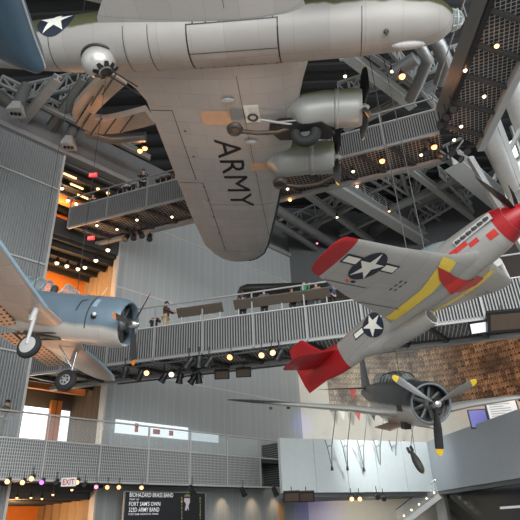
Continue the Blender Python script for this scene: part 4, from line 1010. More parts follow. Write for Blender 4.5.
# ================================================================== CEILING STRUCTURE
def gird(name, label, a, b, w, h, m_='beam', grp=None, cat='beam', ib=True):
    m = MB(); (m.ibeam(a, b, w, h) if ib else m.bar(a, b, w, h)); return tag(m.build(name, M[m_]), label, cat, grp)
ZC = 26.0
beams = [((330, 182), (448, 254), 1.0, .9, 'wide pale roof girder with a catwalk rail, left of the red-tailed fighter'),
         ((398, 160), (482, 224), .45, .6, 'slanting roof beam crossing above the silver wing'),
         ((340, 234), (478, 168), .4, .5, 'roof beam crossing the wide girder behind the fighter'),
         ((452, 160), (530, 226), 1.5, 1.1, 'broad box girder beside the raked columns'),
         ((296, 186), (400, 262), .4, .5, 'roof beam above the silver wing tip'),
         ((268, 250), (370, 196), .3, .4, 'thin roof beam rising behind the bomber wing tip'),
         ((345, 52), (412, 104), .6, .7, 'roof beam seen between bomber nose and inboard engine'),
         ((365, 50), (450, 112), .3, .4, 'thin roof beam beside the amber roof lamp'),
         ((344, 128), (436, 84), .4, .5, 'roof beam below the bomber nose'),
         ((58, 78), (14, 132), .5, .4, 'wide roof beam above the ribbed wall'),
         ((84, 78), (42, 136), .35, .4, 'narrow roof beam right of the wide one above the ribbed wall'),
         ((-10, 100), (60, 150), .3, .4, 'thin roof beam along the top of the ribbed wall'),
         ((40, 104), (150, 158), .25, .3, 'long thin roof beam below the curved ramp'),
         ((120, 0), (60, -14), .5, .5, 'roof beam above the white star')]
for i, (a, b, w, h, lb) in enumerate(beams):
    zz = ZC + .35 * (i % 3)
    gird('roof_beam', lb, atz(*a, zz), atz(*b, zz), w, h, 'beam_light' if i in (0, 3, 6, 9) else 'beam', 'roof beams')
# trusses
def truss(name, label, a, b, h, n=10, m_='beam'):
    a = V(a); b = V(b); m = MB(); u = V((0, 0, h))
    m.bar(a, b, .18, .18); m.bar(a + u, b + u, .18, .18)
    for i in range(n):
        p = a.lerp(b, i / n); q = a.lerp(b, (i + 1) / n)
        m.bar(p, q + u, .1, .1) if i % 2 else m.bar(p + u, q, .1, .1)
        m.bar(p, p + u, .09, .09)
    return tag(m.build(name, M[m_]), label, 'truss', 'roof trusses')
for i, (a, b, zz, h, lb) in enumerate(((((275, 235), (470, 150), 27.2, 1.4), ((300, 140), (500, 255), 27.4, 1.6), ((340, 100), (470, 60), 26.5, 1.5), ((380, 40), (440, 115), 26.0, 1.5), ((395, 160), (420, 225), 27, 1.3), ((430, 158), (400, 240), 27, 1.3), ((0, 84), (140, 150), 27.5, .7), ((110, 80), (-20, 110), 27.2, 1.4)) [k] + (('long roof truss rising to the right behind the fighter wing', 'roof truss falling to the right under the high bridge', 'roof truss behind the bomber nose', 'roof truss beside the amber lamp', 'short roof truss above the catwalk', 'crossing roof truss above the catwalk', 'roof truss above the ribbed wall', 'roof truss over the curved ramp')[k],) for k in range(8))):
    truss('roof_truss', lb, atz(*a, zz), atz(*b, zz), h, 12)
more = [((300, 175), (350, 205), 'small roof truss right of the outboard engine'), ((355, 180), (300, 250), 'small roof truss crossing above the silver wing tip'), ((372, 172), (440, 215), 'small roof truss along the catwalk'), ((440, 175), (500, 240), 'small roof truss left of the box girder'), ((340, 60), (400, 40), 'small roof truss behind the bomber nose'), ((350, 90), (430, 70), 'small roof truss beneath the bomber nose'), ((60, 100), (130, 70), 'small roof truss above the curved track'), ((420, 225), (480, 190), 'small roof truss above the fighter canopy')]
for k, (a, b, lb) in enumerate(more): truss('roof_truss', lb, atz(*a, 26.8 + .2 * (k % 3)), atz(*b, 26.8 + .2 * (k % 3)), .9, 9, 'beam_light')
# catwalk rail on the wide girder
a = atz(334, 176, ZC + .9); b = atz(452, 246, ZC + .9); m = MB()
for k in range(5): m.bar(a + V((0, 0, .25 * k)), b + V((0, 0, .25 * k)), .05, .05)
for k in range(19): p = a.lerp(b, k / 18); m.bar(p, p + V((0, 0, 1.1)), .06, .06)
tag(m.build('catwalk_rail', M['steel_light']), 'pale catwalk railing on the wide roof girder', 'railing')
# ducts
def duct(lb, pts, zz, r, m_='duct', name='air_duct', n=18):
    m = MB(); m.path([atz(x, y, zz) for x, y in pts], r, n)
    return tag(m.build(name, M[m_], smooth=True), lb, 'duct', 'air ducts')
duct('fat horizontal duct right of the bomber wing tip', [(262, 200), (300, 224), (345, 252)], 25.6, .42)
duct('second duct beside the bomber wing tip', [(262, 214), (300, 238), (335, 262)], 25.2, .3)
duct('long duct behind the roof trusses on the right', [(350, 250), (395, 215), (440, 190), (470, 175)], 27.6, .6)
duct('curving pale duct under the bomber nose', [(398, 30), (418, 44), (428, 60), (418, 84), (410, 100)], 25, .34)
duct('bulky silver duct beside the high bridge corner', [(425, 28), (438, 44), (446, 62), (440, 82)], 25.5, .42)
duct('short fat duct at the bomber nose underside', [(396, 72), (416, 58)], 24.5, .4)
duct('straight duct above the ribbed wall', [(-6, 92), (26, 118), (52, 140)], 26.6, .4)
duct('straight pipe below the curved ramp', [(84, 132), (112, 139), (146, 137)], 25, .35)
duct('vertical pipe bend above the ribbed wall', [(96, 78), (74, 98), (50, 134)], 26.4, .28)
for i, (x, y) in enumerate(((18, 104), (70, 138))):
    p = atz(x, y, 25.2); o = thing('air_diffuser', ('left', 'right')[i] + ' silver bell-shaped air outlet hanging above the ribbed wall', 'vent', p)
    m = MB(); m.lathe([(.62, -.75), (.60, -.7), (.34, 0), (.34, .05)], p, (0, 0, 1), 4); m.build('bell', M['steel_light'], o)
    m = MB(); m.tube(p, p + V((.2, .1, 1.6)), .34, n=18); m.build('duct_neck', M['duct'], o, True)
    m = MB()
    for q in (-.22, 0, .22): m.tube(p + V((q, q * .2, -.85)), p + V((q, q * .2, -.7)), .1, n=10)
    m.build('nozzle', M['black'], o, True)
# curved ramp ceiling: U shaped band
def ramp():
    ctr = [(118, 78), (104, 90), (90, 104), (83, 114), (88, 124), (104, 127.5), (122, 125), (150, 118)]
    P = [atz(x, y, 24.6) for x, y in ctr]; Q = []
    for i in range(len(P) - 1):
        p0, p1, p2, p3 = P[max(i - 1, 0)], P[i], P[i + 1], P[min(i + 2, len(P) - 1)]
        for j in range(5):
            s_ = j / 5; Q.append(.5 * (2 * p1 + (p2 - p0) * s_ + (2 * p0 - 5 * p1 + 4 * p2 - p3) * s_ ** 2 + (-p0 + 3 * p1 - 3 * p2 + p3) * s_ ** 3))
    Q.append(P[-1]); m = MB(); rs = []
    for i, p in enumerate(Q):
        d = (Q[min(i + 1, len(Q) - 1)] - Q[max(i - 1, 0)]).normalized(); n_ = V((-d.y, d.x, 0)); w = .62
        rs.append([p + n_ * w, p + n_ * w + V((0, 0, .5)), p - n_ * w + V((0, 0, .5)), p - n_ * w])
    m.rings(rs); t = thing('curved_track', 'U-shaped curved ceiling track lit orange behind the ball turret', 'ceiling feature', P[4])
    m.build('band', mat('track_tan', (.40, .33, .27), .5), t)
    m = MB()
    for i in range(3, len(Q) - 1, 4): m.bar(Q[i] + V((-.6, .6, -.15)), Q[i] + V((.6, -.9, -.15)), .07, .07)
    m.build('spoke', M['steel_dark'], t)
ramp()

# roof lamps
for i, (x, y, m_, lb) in enumerate(((402, 76, 'lamp_amber', 'bright amber lamp hanging beneath the roof, right of the inboard propeller'), (140, 150.5, 'lamp_amber', 'amber lamp of a pair left of the bomber wing'), (145, 148, 'lamp_amber', 'second amber lamp, nearest the bomber wing edge'), (317, 243, 'lamp_pink', 'pinkish spot lamp above the silver wing tip'), (345, 47, 'lamp_white', 'white lamp under the bomber nose'), (392, 71, 'lamp_white', 'tiny white lamp left of the amber roof lamp'), (345, 76, 'lamp_white', 'tiny white lamp left of the inboard propeller'), (337, 217, 'lamp_white', 'tiny white lamp on the thin roof beam'), (389, 211, 'lamp_warm', 'tiny warm lamp on the catwalk girder'))):
    lamp(atz(x, y, 24.6 if i else 22.5), .17 if i < 3 else .1, M[m_], lb, None, 'roof_lamp', .5, power=120 if i < 3 else None, col=(1, .45, .2))
# lamps under the upper bridge
UL = [(97, 225, 1), (117, 229, 1), (137, 219.5, 1), (172, 216.5, 1), (192, 207, 1), (287.5, 188.5, 1), (290, 199.5, 0), (353, 171, 1), (357, 186, 1), (382, 160.5, 2), (421, 154.5, 1), (434, 146.5, 2), (454, 139.5, 1), (465, 70, 1), (461, 126, 1), (484, 96, 1), (496.5, 45.5, 0)]
for i, (x, y, k) in enumerate(UL):
    p = atz(x, y, ZU - .05)
    lamp(p, (.10, .085, .15)[k], M[('lamp_warm', 'lamp_white', 'lamp_amber')[k]], 'round lamp under the high bridge, %s along it from its left end' % (POS[i] if i < 15 else ('sixteenth', 'seventeenth')[i - 15]), 'lamps under the high bridge', 'bridge_lamp', .2, power=40 if k == 2 else 16, col=(1, .5, .25))
# theatre lights
def stage_light(p, aim, lit=None, label='', grp=None, size=1., rect_=False, power=None, pc=(1, .5, .2)):
    p = V(p); aim = V(aim).normalized()
    o = thing('floodlight' if rect_ else 'stage_light', label, 'lamp', p, grp)
    m = MB(); m.tube(p, p + V((0, 0, .42 * size)), .025 * size, n=6)
    side = aim.cross(V((0, 0, 1))).normalized()
    if rect_:
        c = p - V((0, 0, .12)); up = side.cross(aim)
        m.bar(p + side * .55 * size, p - side * .55 * size, .05, .05); m.build('yoke', M['black'], o)
        b = MB(); vs = [c + side * a * .5 * size + up * bb * .3 * size + aim * cc * .12 for cc in (-1, 1) for a, bb in ((-1, -1), (1, -1), (1, 1), (-1, 1))]
        b.add(vs, [(3, 2, 1, 0), (4, 5, 6, 7), (0, 1, 5, 4), (1, 2, 6, 5), (2, 3, 7, 6), (3, 0, 4, 7)]); b.build('head', M['black'], o)
        f = MB(); f.add([c + side * a * .42 * size + up * bb * .23 * size + aim * .13 for a, bb in ((-1, -1), (1, -1), (1, 1), (-1, 1))], [(0, 1, 2, 3)]); f.build('lens', M[lit] if lit else mat('lens_brown', (.1, .07, .05), .3) if not bpy.data.materials.get('lens_brown') else bpy.data.materials['lens_brown'], o)
        return o
    m.path([p + side * .17 * size - V((0, 0, .18 * size)), p + side * .17 * size, p - side * .17 * size, p - side * .17 * size - V((0, 0, .18 * size))], .02 * size, 6)
    m.build('yoke', M['black'], o, True)
    c = p - V((0, 0, .2 * size))
    b = MB(); b.lathe([(.09 * size, -.26 * size), (.13 * size, -.2 * size), (.13 * size, .0), (.17 * size, .22 * size), (.16 * size, .22 * size), (.12 * size, .12 * size)], c, aim, 14); b.build('head', M['black'], o, True)
    f = MB(); f.lathe([(.145 * size, .17 * size), (.14 * size, .2 * size)], c, aim, 14); f.build('lens', M[lit] if lit else M['steel_dark'], o, True)
    if power:
        ld = bpy.data.lights.new('stage_beam', 'SPOT'); ld.energy = power; ld.color = pc; ld.spot_size = R(55); ld.spot_blend = .7; ld.shadow_soft_size = .1
        lo = bpy.data.objects.new('stage_beam', ld); COL.objects.link(lo); lo.location = c + aim * .3 * size; lo.rotation_euler = aim.to_track_quat('-Z', 'Y').to_euler()
    return o
toCam = V((0, -1, -.35))
ML = [(125, 371, None), (140, 374, None), (147, 371.5, 'lamp_warm', ), (164, 376, None), (172, 373, 'lamp_white'), (180, 377, None), (193, 378, None), (199, 377, None), (189, 361, None), (199, 360, None), (209, 360, None), (231, 355.5, 'lamp_amber'), (261.5, 353.5, 'lamp_warm'), (271.5, 351, 'lamp_warm'), (279, 353, None)]
lbl = ['stage light under the middle bridge, %s from its left end' % q for q in POS]
for i, q in enumerate(ML):
    p = atz(q[0], q[1] - 3, ZM - .35)
    stage_light(p, (random.uniform(-.5, .5), -1, -.7) if q[2] else (random.uniform(-1, 1), .4, -1.2), q[2], ('lit ' if q[2] else 'dark ') + lbl[i], 'stage lights under the middle bridge', .9 if q[2] else 1.2)
stage_light(atz(222, 372, ZM - .3), (0, -.8, -.5), None, 'left one of two wide floodlights under the middle bridge', None, .8, True)
stage_light(atz(243.5, 370, ZM - .3), (0, -.8, -.5), None, 'right one of two wide floodlights under the middle bridge', None, .8, True)
stage_light(atz(480, 324, ZM - .1), (-.3, -.8, -.7), 'flood_glow', 'lit square floodlight under the bridge right of the fighter', None, 1.0, True)
stage_light(atz(505, 318, ZM - .1), (-.1, -.8, -.7), None, 'wide floodlight under the bridge near the right edge', None, 1.6, True)
m = MB(); a = atz(110, 370, ZM - .2); b = atz(290, 347, ZM - .2); m.bar(a, b, .07, .07); a = atz(118, 384, ZM - .3); b = atz(330, 360, ZM - .3); m.bar(a, b, .07, .07); tag(m.build('lighting_bar', M['steel_dark']), 'pair of dark lighting bars under the middle bridge', 'lighting bar')
# upper bridge hanging cans
for i, (x, y) in enumerate(((127, 236), (134, 235), (141, 233), (150, 236), (425, 150), (440, 155), (452, 150), (457, 156), (466, 148), (440, 122), (446, 114), (452, 106))):
    stage_light(atz(x, y - 2, ZU - .25), (random.uniform(-.6, .6), -.5, -1), None, 'dark stage light under the high bridge, %s of those from the left' % POS[i], 'stage lights under the high bridge', 1.15)
# under the lower balcony
BL = [(9, 480, 'lamp_warm'), (24, 481, 'lamp_warm'), (33, 477, 'lamp_warm'), (43, 481, 'lamp_violet'), (57, 481.5, None), (78, 481, 'lamp_warm'), (85, 484, None), (97, 486, 'lamp_pink'), (108, 486.5, 'lamp_amber'), (119.5, 486.5, 'lamp_amber'), (142, 487, 'lamp_warm')]
nm = {'lamp_warm': 'orange', 'lamp_violet': 'violet', 'lamp_pink': 'pink', 'lamp_amber': 'red-orange', None: 'unlit'}
for i, (x, y, q) in enumerate(BL):
    o = stage_light(atz(x, y - 3, 4.0), (.1, -1, -.45), q, '%s stage light under the lower balcony, %s from the left' % (nm[q], POS[i]), 'stage lights under the lower balcony', .68)
o = exit_sign(atz(69, 482, 3.75), .62, 'white exit sign with red letters under the lower balcony', True, 'white')
m = MB(); p = WFI @ atz(0, 476, 4.0); m.bx(-8, 20, -2.3, -2.24, 3.98, 4.03); tag(m.build('lighting_pipe', M['black'], frame=WF), 'thin black lighting pipe under the lower balcony', 'pipe')
for i, (x, y) in enumerate(((192, 489), (243, 491), (275, 491))):
    stage_light(atz(x, y - 3, 3.9), (.5, -.3, -1), None, 'unlit stage light below the balcony, %s right of the notice screen' % POS[i], 'right hand balcony stage lights', 1.1)
for i, (x, y) in enumerate(((291.5, 494), (306, 494), (351, 495), (359, 495), (376.5, 493), (383, 495))):
    p = atz(x, y, 3.3)
    stage_light(p, (0, -1, -.4), 'lamp_warm' if i in (2, 3) else None, 'small spotlight below the pale parapet, %s from the left' % POS[i], 'spotlights below the pale parapet', .9, rect_=i < 2)

# ---- raked columns and glazing on the right
t = thing('raked_column', 'fat pale raked column beside the high bridge corner', 'column', atd(535, 222, 27))
m = MB(); m.tube(atd(474, 105, 34), atd(522, 198, 27), .62, n=28); m.build('shaft', M['steel_light'], t, True)
t = thing('raked_column', 'upper white raked column cut by the right edge', 'column', atd(550, 160, 28))
m = MB(); m.tube(atd(506, 60, 33), atd(545, 160, 28), .9, n=28); m.build('shaft', M['steel_light'], t, True)
o = MB(); o.prism([V((19.4, 34, 17)), V((26, 20, 17)), V((26.3, 20.2, 17)), V((19.7, 34.2, 17))], (0, 0, 11)); struct(o.build('window_5', M['daylight']))
m = MB()
a = V((19.3, 33.9, 0)); b = V((25.9, 19.9, 0))
for k in range(8): p = a.lerp(b, k / 7); m.bx(p.x - .12, p.x + .12, p.y - .12, p.y + .12, 10, 29)
for z in (17, 20, 23, 26): m.bar(a + V((0, 0, z)), b + V((0, 0, z)), .3, .3)
struct(m.build('trim_20', M['beam_light']))
m = MB(); m.bar(atd(498, 120, 30), atd(522, 185, 26), .25, .25); m.bar(atd(494, 180, 29), atd(520, 130, 29), .2, .2); m.bar(atd(470, 158, 30), atd(530, 260, 26), .3, .3); tag(m.build('facade_brace', M['beam_light']), 'thin steel braces between the raked columns', 'brace')
duct('vertical white pipe beside the right window', [(497, 262), (506, 280)], 13.5, .25, 'white')
# ---- mezzanine displays
def display(p0, w, h, d, lean, face, label, name):
    p = V(p0); o = thing(name, label, 'display', p)
    x = V((cos(d), sin(d), 0)); up = (V((0, 0, 1)) + V((x.y, -x.x, 0)) * -lean).normalized(); nrm = x.cross(up)
    m = MB(); m.prism([p - x * w / 2, p + x * w / 2, p + x * w / 2 + up * h, p - x * w / 2 + up * h], nrm * -.12); m.build('case', M['steel_dark'], o)
    m = MB(); m.prism([p - x * w * .45 + up * h * .06, p + x * w * .45 + up * h * .06, p + x * w * .45 + up * h * .94, p - x * w * .45 + up * h * .94], nrm * .02); f = m.build('screen', face, o)
    return o
pb = atd(507, 425, 31.5)
wp = display(pb, 1.9, 1.75, -.25, .25, emit('poster_glow', (.62, .60, .58), .5), 'large white information panel leaning on the grey parapet, near the right edge', 'information_panel')
m = MB(); fx_ = V((cos(-.25), sin(-.25), 0)); upv = (V((0, 0, 1)) + V((fx_.y, -fx_.x, 0)) * -.25).normalized()
for k in range(9): a = pb - fx_ * .7 + upv * (.3 + k * .15) + fx_.cross(upv) * .04; m.bar(a, a + fx_ * (1.2 if k % 3 else .8), .012, .035, up=upv)
m.build('text_line', M['steel'], wp)
display(atd(481, 428, 33), 1.15, 1.2, -.1, .1, emit('screen_violet', (.16, .16, .42), .6), 'small blue-violet screen standing left of the white information panel', 'display_screen')
# hanging rods (V shaped braces)
for i, (x, y) in enumerate(((332, 468), (347.5, 468), (364, 469), (380.5, 469), (396, 469), (411, 467))):
    dd = 33.5 + i * 1.0; b0 = atd(x, y, dd); tp = atd(x + 4.5, 404, dd); lk = atd(x - 7, 440, dd); md = atd(x - .3, 447, dd)
    o = thing('hanging_brace', 'thin steel V-brace hanging in front of the pale parapet, %s from the left' % POS[i], 'brace', b0, 'V-braces')
    m = MB(); m.path([b0, md, tp], .035, 6); m.build('rod', M['steel'], o, True)
    m = MB(); m.path([b0, atd(x - 4.5, 447.5, dd), lk], .03, 6); m.path([atd(x - 4.5, 447.5, dd), atd(x - 2, 445, dd), md], .03, 6); m.build('strut', M['steel'], o, True)
    m = MB(); m.tube(b0 - V((0, 0, .15)), b0 + V((0, 0, .15)), .1, .06, 8); m.build('foot', M['steel_dark'], o, True)
# pennants
for i, (x, y, c, lb) in enumerate(((342, 411, 'insignia_white', 'small white pennant hanging below the mosaic'), (357.5, 411, 'red2', 'small red pennant between the white and blue ones'), (372.5, 411, 'navy', 'small blue pennant at the right of the three'), (352.5, 390, 'red2', 'small red flag above the left wing of the torpedo bomber'))):
    p = atd(x, y + 2, 41); m = MB(); s_ = (.3, .33, .33, .3)[i]
    m.prism([p + V((-s_, 0, .3)), p + V((s_, 0, .3)), p + V((s_ * .2, 0, -s_ * 1.9))], (0, .04, 0)); tag(m.build('pennant', M[c]), lb, 'pennant', 'pennants')
# bomb falling from the bay
BQ = frame(atd(417, 462, 22), atd(423, 473, 21.7) - atd(408, 446, 22.4))
BQ = BQ @ Matrix.Scale(.82, 4)
t = thing('hanging_bomb', 'dark olive bomb with yellow nose hanging under the torpedo bomber', 'bomb', mw=BQ)
m = MB(); body(m, interp([(.62, 0, .01, .01, .01), (.55, 0, .1, .1, .1), (.35, 0, .19, .19, .19), (-.1, 0, .2, .2, .2), (-.45, 0, .12, .12, .12), (-.62, 0, .07, .07, .07)], 3), 20); m.build('casing', mat('bomb_olive', (.05, .05, .04), .45), t, True, world=False)
m = MB(); m.lathe([(.07, .56), (.05, .62), (.01, .66)], (0, 0, 0), (1, 0, 0), 12); m.build('nose_cap', M['yellow'], t, True, world=False)
for a in range(4):
    m = MB(); e = V((0, cos(a * pi / 2 + .5), sin(a * pi / 2 + .5))); m.prism([V((-.5, 0, 0)) + e * .05, V((-.55, 0, 0)) + e * .2, V((-.85, 0, 0)) + e * .2, V((-.8, 0, 0)) + e * .04], e.cross(V((1, 0, 0))) * .02); m.build('tail_fin', M['steel_dark'], t, world=False)
m = MB(); m.tube((0, 0, 0), BQ.inverted() @ (BQ @ V((0, 0, 0)) + V((0, 0, 2.6))), .015, n=6); m.build('cable', M['steel_dark'], t, world=False)

# ---- ground floor right: stair, dark glazing
m = MB(); m.bx(4, 19, 46, 46.3, 0, 3.4); struct(m.build('wall_ground', M['cream']))
o = thing('staircase', 'lit staircase with glass rail below the mezzanine corner', 'stairs', (10.5, 38, 0))
m = MB()
sa = atd(398, 526, 37.5); sb = atd(440, 494, 37.5); dv = sb - sa; bk = V((.3, 1.6, 0))
for k in range(14):
    p = sa + dv * ((k + .5) / 14); m.prism([p + V((-.15, 0, 0)), p + V((.17, 0, 0)), p + V((.17, 0, 0)) + bk, p + V((-.15, 0, 0)) + bk], (0, 0, .06))
m.build('tread', M['steel'], o)
for q in (V((0, 0, -.1)), bk + V((0, 0, -.1))): m = MB(); m.bar(sa + q, sb + q, .08, .35); m.build('stringer', M['steel_light'], o)
m = MB(); m.prism([sa + V((0, -.1, .15)), sb + V((0, -.1, .15)), sb + V((0, -.1, 1.0)), sa + V((0, -.1, 1.0))], (0, .03, 0)); m.build('glass_rail', M['rail_glass'], o)
for q in (V((0, -.1, 1.05)), bk + V((0, 0, 1.05))): m = MB(); m.tube(sa + q, sb + q, .04, n=8); m.build('handrail', M['chrome'], o, True)
for k in range(5):
    m = MB(); m.sphere(sa + dv * (.15 + k * .18) + V((0, -.12, .35)), .06, 8, 6); m.build('step_light', M['lamp_white'], o, True)
gl = mat('dark_glazing', (.012, .014, .016), .12)
m = MB(); m.prism([Cc + V((.6, -.5, 0)), Dd + V((.35, 0, 0)), Dd + V((.6, 0, 0)), Cc + V((.9, -.5, 0))], (0, 0, ZB - .1)); struct(m.build('wall_glazed', gl))
m = MB(); m.bar(atd(437, 494, 38), atd(446, 545, 38), .45, .3); m.bar(atd(441, 494, 37.9), atd(451, 545, 37.9), .3, .2); tag(m.build('slanted_post', M['steel_light']), 'slanted pale post left of the dark glazing', 'post')
m = MB(); a = atd(500, 508, 28.5); m.bar(a, a + V((2.5, -.6, .05)), .08, .12); tag(m.build('light_strip', M['steel_light']), 'short pale bar in the dark glazing at the lower right', 'bar')
# timber plaque on back wall
q = WFI @ V(plane_pt(281, 505, -.1)); m = MB(); m.bx(q.x - .25, q.x + .25, -.1, 0, q.z - 1.2, q.z + .1); tag(m.build('wall_plaque', mat('plaque_wood', (.55, .33, .15), .5), frame=WF), 'narrow orange timber plaque on the back wall below the balcony end', 'plaque')
for i, (x, y) in enumerate(((230, 502), (260, 503), (282, 500))):
    p = V(plane_pt(x, y, -.8)); ld = bpy.data.lights.new('wall_washer', 'SPOT'); ld.energy = 60; ld.color = (1, .72, .45); ld.spot_size = R(70); ld.spot_blend = 1
    lo = bpy.data.objects.new('wall_washer', ld); COL.objects.link(lo); lo.location = V((p.x, p.y, 4.0)); lo.rotation_euler = (NIN * .6 + V((0, 0, -1))).to_track_quat('-Z', 'Y').to_euler()

# ================================================================== WING TIPS OF OTHER AIRCRAFT
def tipwing(name, label, mats, secs, z, thick, cat='aircraft wing', edge=None):
    """secs: (leading px, trailing px) traced pairs lying on the plane z"""
    t = thing(name, label, cat, atz(*secs[0][0], z)); fp = foil(); rs = []
    for (a, b, k) in secs:
        A_, B_ = atz(*a, z), atz(*b, z); d = B_ - A_; L = d.length
        rs.append([A_ + d * u_ + V((0, 0, w_ * thick * k * 8)) for u_, w_ in fp])
    m = MB(); m.rings(rs); m.build('wing_panel', mats, t, True)
    if edge:
        m = MB(); m.path([atz(*s_[0], z) for s_ in secs], .035, 8); m.build('leading_edge', edge, t, True)
    return t
tipwing('blue_wing_tip', 'smooth dark blue wing tip hanging in the top left corner', mat('navy_wing', (.05, .095, .135), .45, .1, .06), [((44.5, 68), (40, 68), .2), ((44.5, 66), (22, 62), .5), ((42, 58), (-5, 50), .8), ((34, 37), (-60, 30), 1), ((22, 0), (-120, -30), 1), ((0, -70), (-260, -120), 1)], 13, .22, edge=M['steel_light'])
tipwing('dark_wing_tip', 'long dark rounded wing tip behind the visitors on the middle bridge', mat('dark_wing', (.022, .022, .02), .5), [((237.5, 292), (237.5, 294), .2), ((240, 288.5), (239, 298), .6), ((247, 287), (246, 300), 1), ((275, 286), (275, 303), 1), ((330, 284), (330, 304), 1), ((395, 281), (395, 304), 1)], 15, .10)

# ================================================================== PEOPLE
skin_m = mat('skin_tone', (.52, .33, .24), .55, 0, .05); 
def skinmesh(name, pts, edges, radii, material, parent, root=0, sub=1):
    me = bpy.data.meshes.new(name); me.from_pydata([tuple(p) for p in pts], edges, [])
    me.materials.append(material)
    o = bpy.data.objects.new(name, me); COL.objects.link(o); o.parent = parent
    md = o.modifiers.new('skin', 'SKIN'); md.use_smooth_shade = True
    # the skin layer exists once the modifier is evaluated in this file; create explicitly
    bm = bmesh.new(); bm.from_mesh(me); ly = bm.verts.layers.skin.verify(); bm.verts.ensure_lookup_table()
    for i, v in enumerate(bm.verts):
        r = radii[i]; v[ly].radius = (r, r) if not isinstance(r, tuple) else r; v[ly].use_root = (i == root)
    bm.to_mesh(me); bm.free()
    s = o.modifiers.new('sub', 'SUBSURF'); s.levels = sub; s.render_levels = sub
    return o
def person(p, face, label, top, trousers, hair, lean=0., arms='down', h=1.75, grp=None, hairless=False):
    """local: +x = facing direction, z up; lean in radians forward at the hips"""
    mw = Matrix.Translation(V(p)) @ Matrix.Rotation(face, 4, 'Z') @ Matrix.Scale(h / 1.75, 4)
    t = thing('person', label, 'person', mw=mw, group=grp)
    Lr = Matrix.Rotation(lean, 3, 'Y'); hip = V((0, 0, .93))
    U = lambda x, y, z: hip + Lr @ (V((x, y, z)) - hip)
    P = [V(hip), U(0, 0, 1.12), U(0, 0, 1.32), U(-.01, 0, 1.46), U(.0, 0, 1.52), U(.02, 0, 1.60), U(.02, 0, 1.72)]
    Rr = [(.16, .13), (.15, .115), (.18, .12), (.08, .08), (.055, .055), (.085, .095), (.07, .08)]
    E_ = [(i, i + 1) for i in range(6)]
    arm_p = {}
    for s in (1, -1):
        sh = U(0, s * .2, 1.42)
        if arms == 'rail': el = U(.16, s * .27, 1.2); wr = U(.40, s * .2, 1.16) if lean < .3 else V((.62, s * .2, 1.12))
        elif arms == 'camera': el = U(.1, s * .25, 1.2); wr = U(.26, s * .08, 1.5)
        else: el = U(-.02, s * .25, 1.14); wr = U(.06, s * .26, .9)
        hd = wr + (wr - el).normalized() * .09
        b = len(P); P += [sh, el, wr, hd]; Rr += [.07, .05, .034, .042]; E_ += [(2, b), (b, b + 1), (b + 1, b + 2), (b + 2, b + 3)]; arm_p[s] = (sh, el, wr)
        # fingers
        d = (wr - el).normalized(); sd = d.cross(V((0, 0, 1))); sd = sd.normalized() if sd.length > .1 else V((0, 1, 0))
        for f_ in range(4):
            q = hd + sd * (.024 * (f_ - 1.5)); b2 = len(P); P += [q + d * .05, q + d * .09 + V((0, 0, -.02))]; Rr += [.011, .009]; E_ += [(b + 3, b2), (b2, b2 + 1)]
        b2 = len(P); P += [hd + sd * .05 * s + d * .01, hd + sd * .06 * s + d * .05]; Rr += [.012, .01]; E_ += [(b + 3, b2), (b2, b2 + 1)]
    for s in (1, -1):
        b = len(P); P += [V((0, s * .1, .88)), V((.02, s * .11, .48)), V((-.02, s * .11, .09)), V((.14, s * .13, .04))]; Rr += [.1, .065, .045, .04]; E_ += [(0, b), (b, b + 1), (b + 1, b + 2), (b + 2, b + 3)]
    bd = skinmesh('body', P, E_, Rr, skin_m, t)
    # jacket
    P = [V(hip) + V((0, 0, -.04)), U(0, 0, 1.12), U(0, 0, 1.32), U(-.01, 0, 1.45)]; Rr = [(.2, .165), (.18, .145), (.205, .145), (.1, .1)]; E_ = [(0, 1), (1, 2), (2, 3)]
    for s in (1, -1):
        sh, el, wr = arm_p[s]; b = len(P); P += [sh, el, el.lerp(wr, .88)]; Rr += [.088, .068, .052]; E_ += [(2, b), (b, b + 1), (b + 1, b + 2)]
    skinmesh('jacket', P, E_, Rr, top, t)
    P = [V((0, 0, .95))]; Rr = [(.175, .145)]; E_ = []
    for s in (1, -1):
        b = len(P); P += [V((0, s * .1, .84)), V((.02, s * .11, .48)), V((-.02, s * .11, .1))]; Rr += [.115, .085, .068]; E_ += [(0, b), (b, b + 1), (b + 1, b + 2)]
    skinmesh('trousers', P, E_, Rr, trousers, t)
    m = MB()
    for s in (1, -1): m.sphere((.05, s * .12, .045), .075, 12, 6, (1.9, .75, .6))
    m.build('shoes', M['black'], t, True, world=False)
    hc = U(.02, 0, 1.66); fwd = Lr @ V((1, 0, 0)); upd = Lr @ V((0, 0, 1))
    m = MB(); m.sphere(hc + fwd * .115 - upd * .02, .018, 8, 6); m.build('nose', skin_m, bd, True, world=False)
    m = MB()
    for s in (1, -1): m.sphere(hc + fwd * .095 + V((0, s * .032, .015)), .012, 8, 6)
    m.build('eyes', M['black'], bd, True, world=False)
    m = MB()
    for s in (1, -1): m.sphere(hc + V((0, s * .09, -.01)), .025, 8, 6, (.6, .4, 1))
    m.build('ears', skin_m, bd, True, world=False)
    m = MB(); m.box(hc + fwd * .10 - upd * .055, (.01, .04, .01)); m.build('mouth', M['red2'], bd, world=False)
    if not hairless:
        m = MB(); m.sphere(hc + upd * .04 - fwd * .02, .112, 16, 10, (1.02, .9, .88)); m.build('hair', hair, t, True, world=False)
    return t
cl = lambda n_, c: mat(n_, c, .85, 0, .2, 8)
brown = cl('cloth_brown', (.07, .045, .035)); khaki = cl('cloth_khaki', (.42, .33, .2)); navy = cl('cloth_navy', (.025, .03, .045)); black = cl('cloth_black', (.02, .02, .022)); green = cl('cloth_green', (.03, .42, .16)); grey = cl('cloth_grey', (.16, .16, .17)); blue = cl('cloth_blue', (.05, .08, .14))
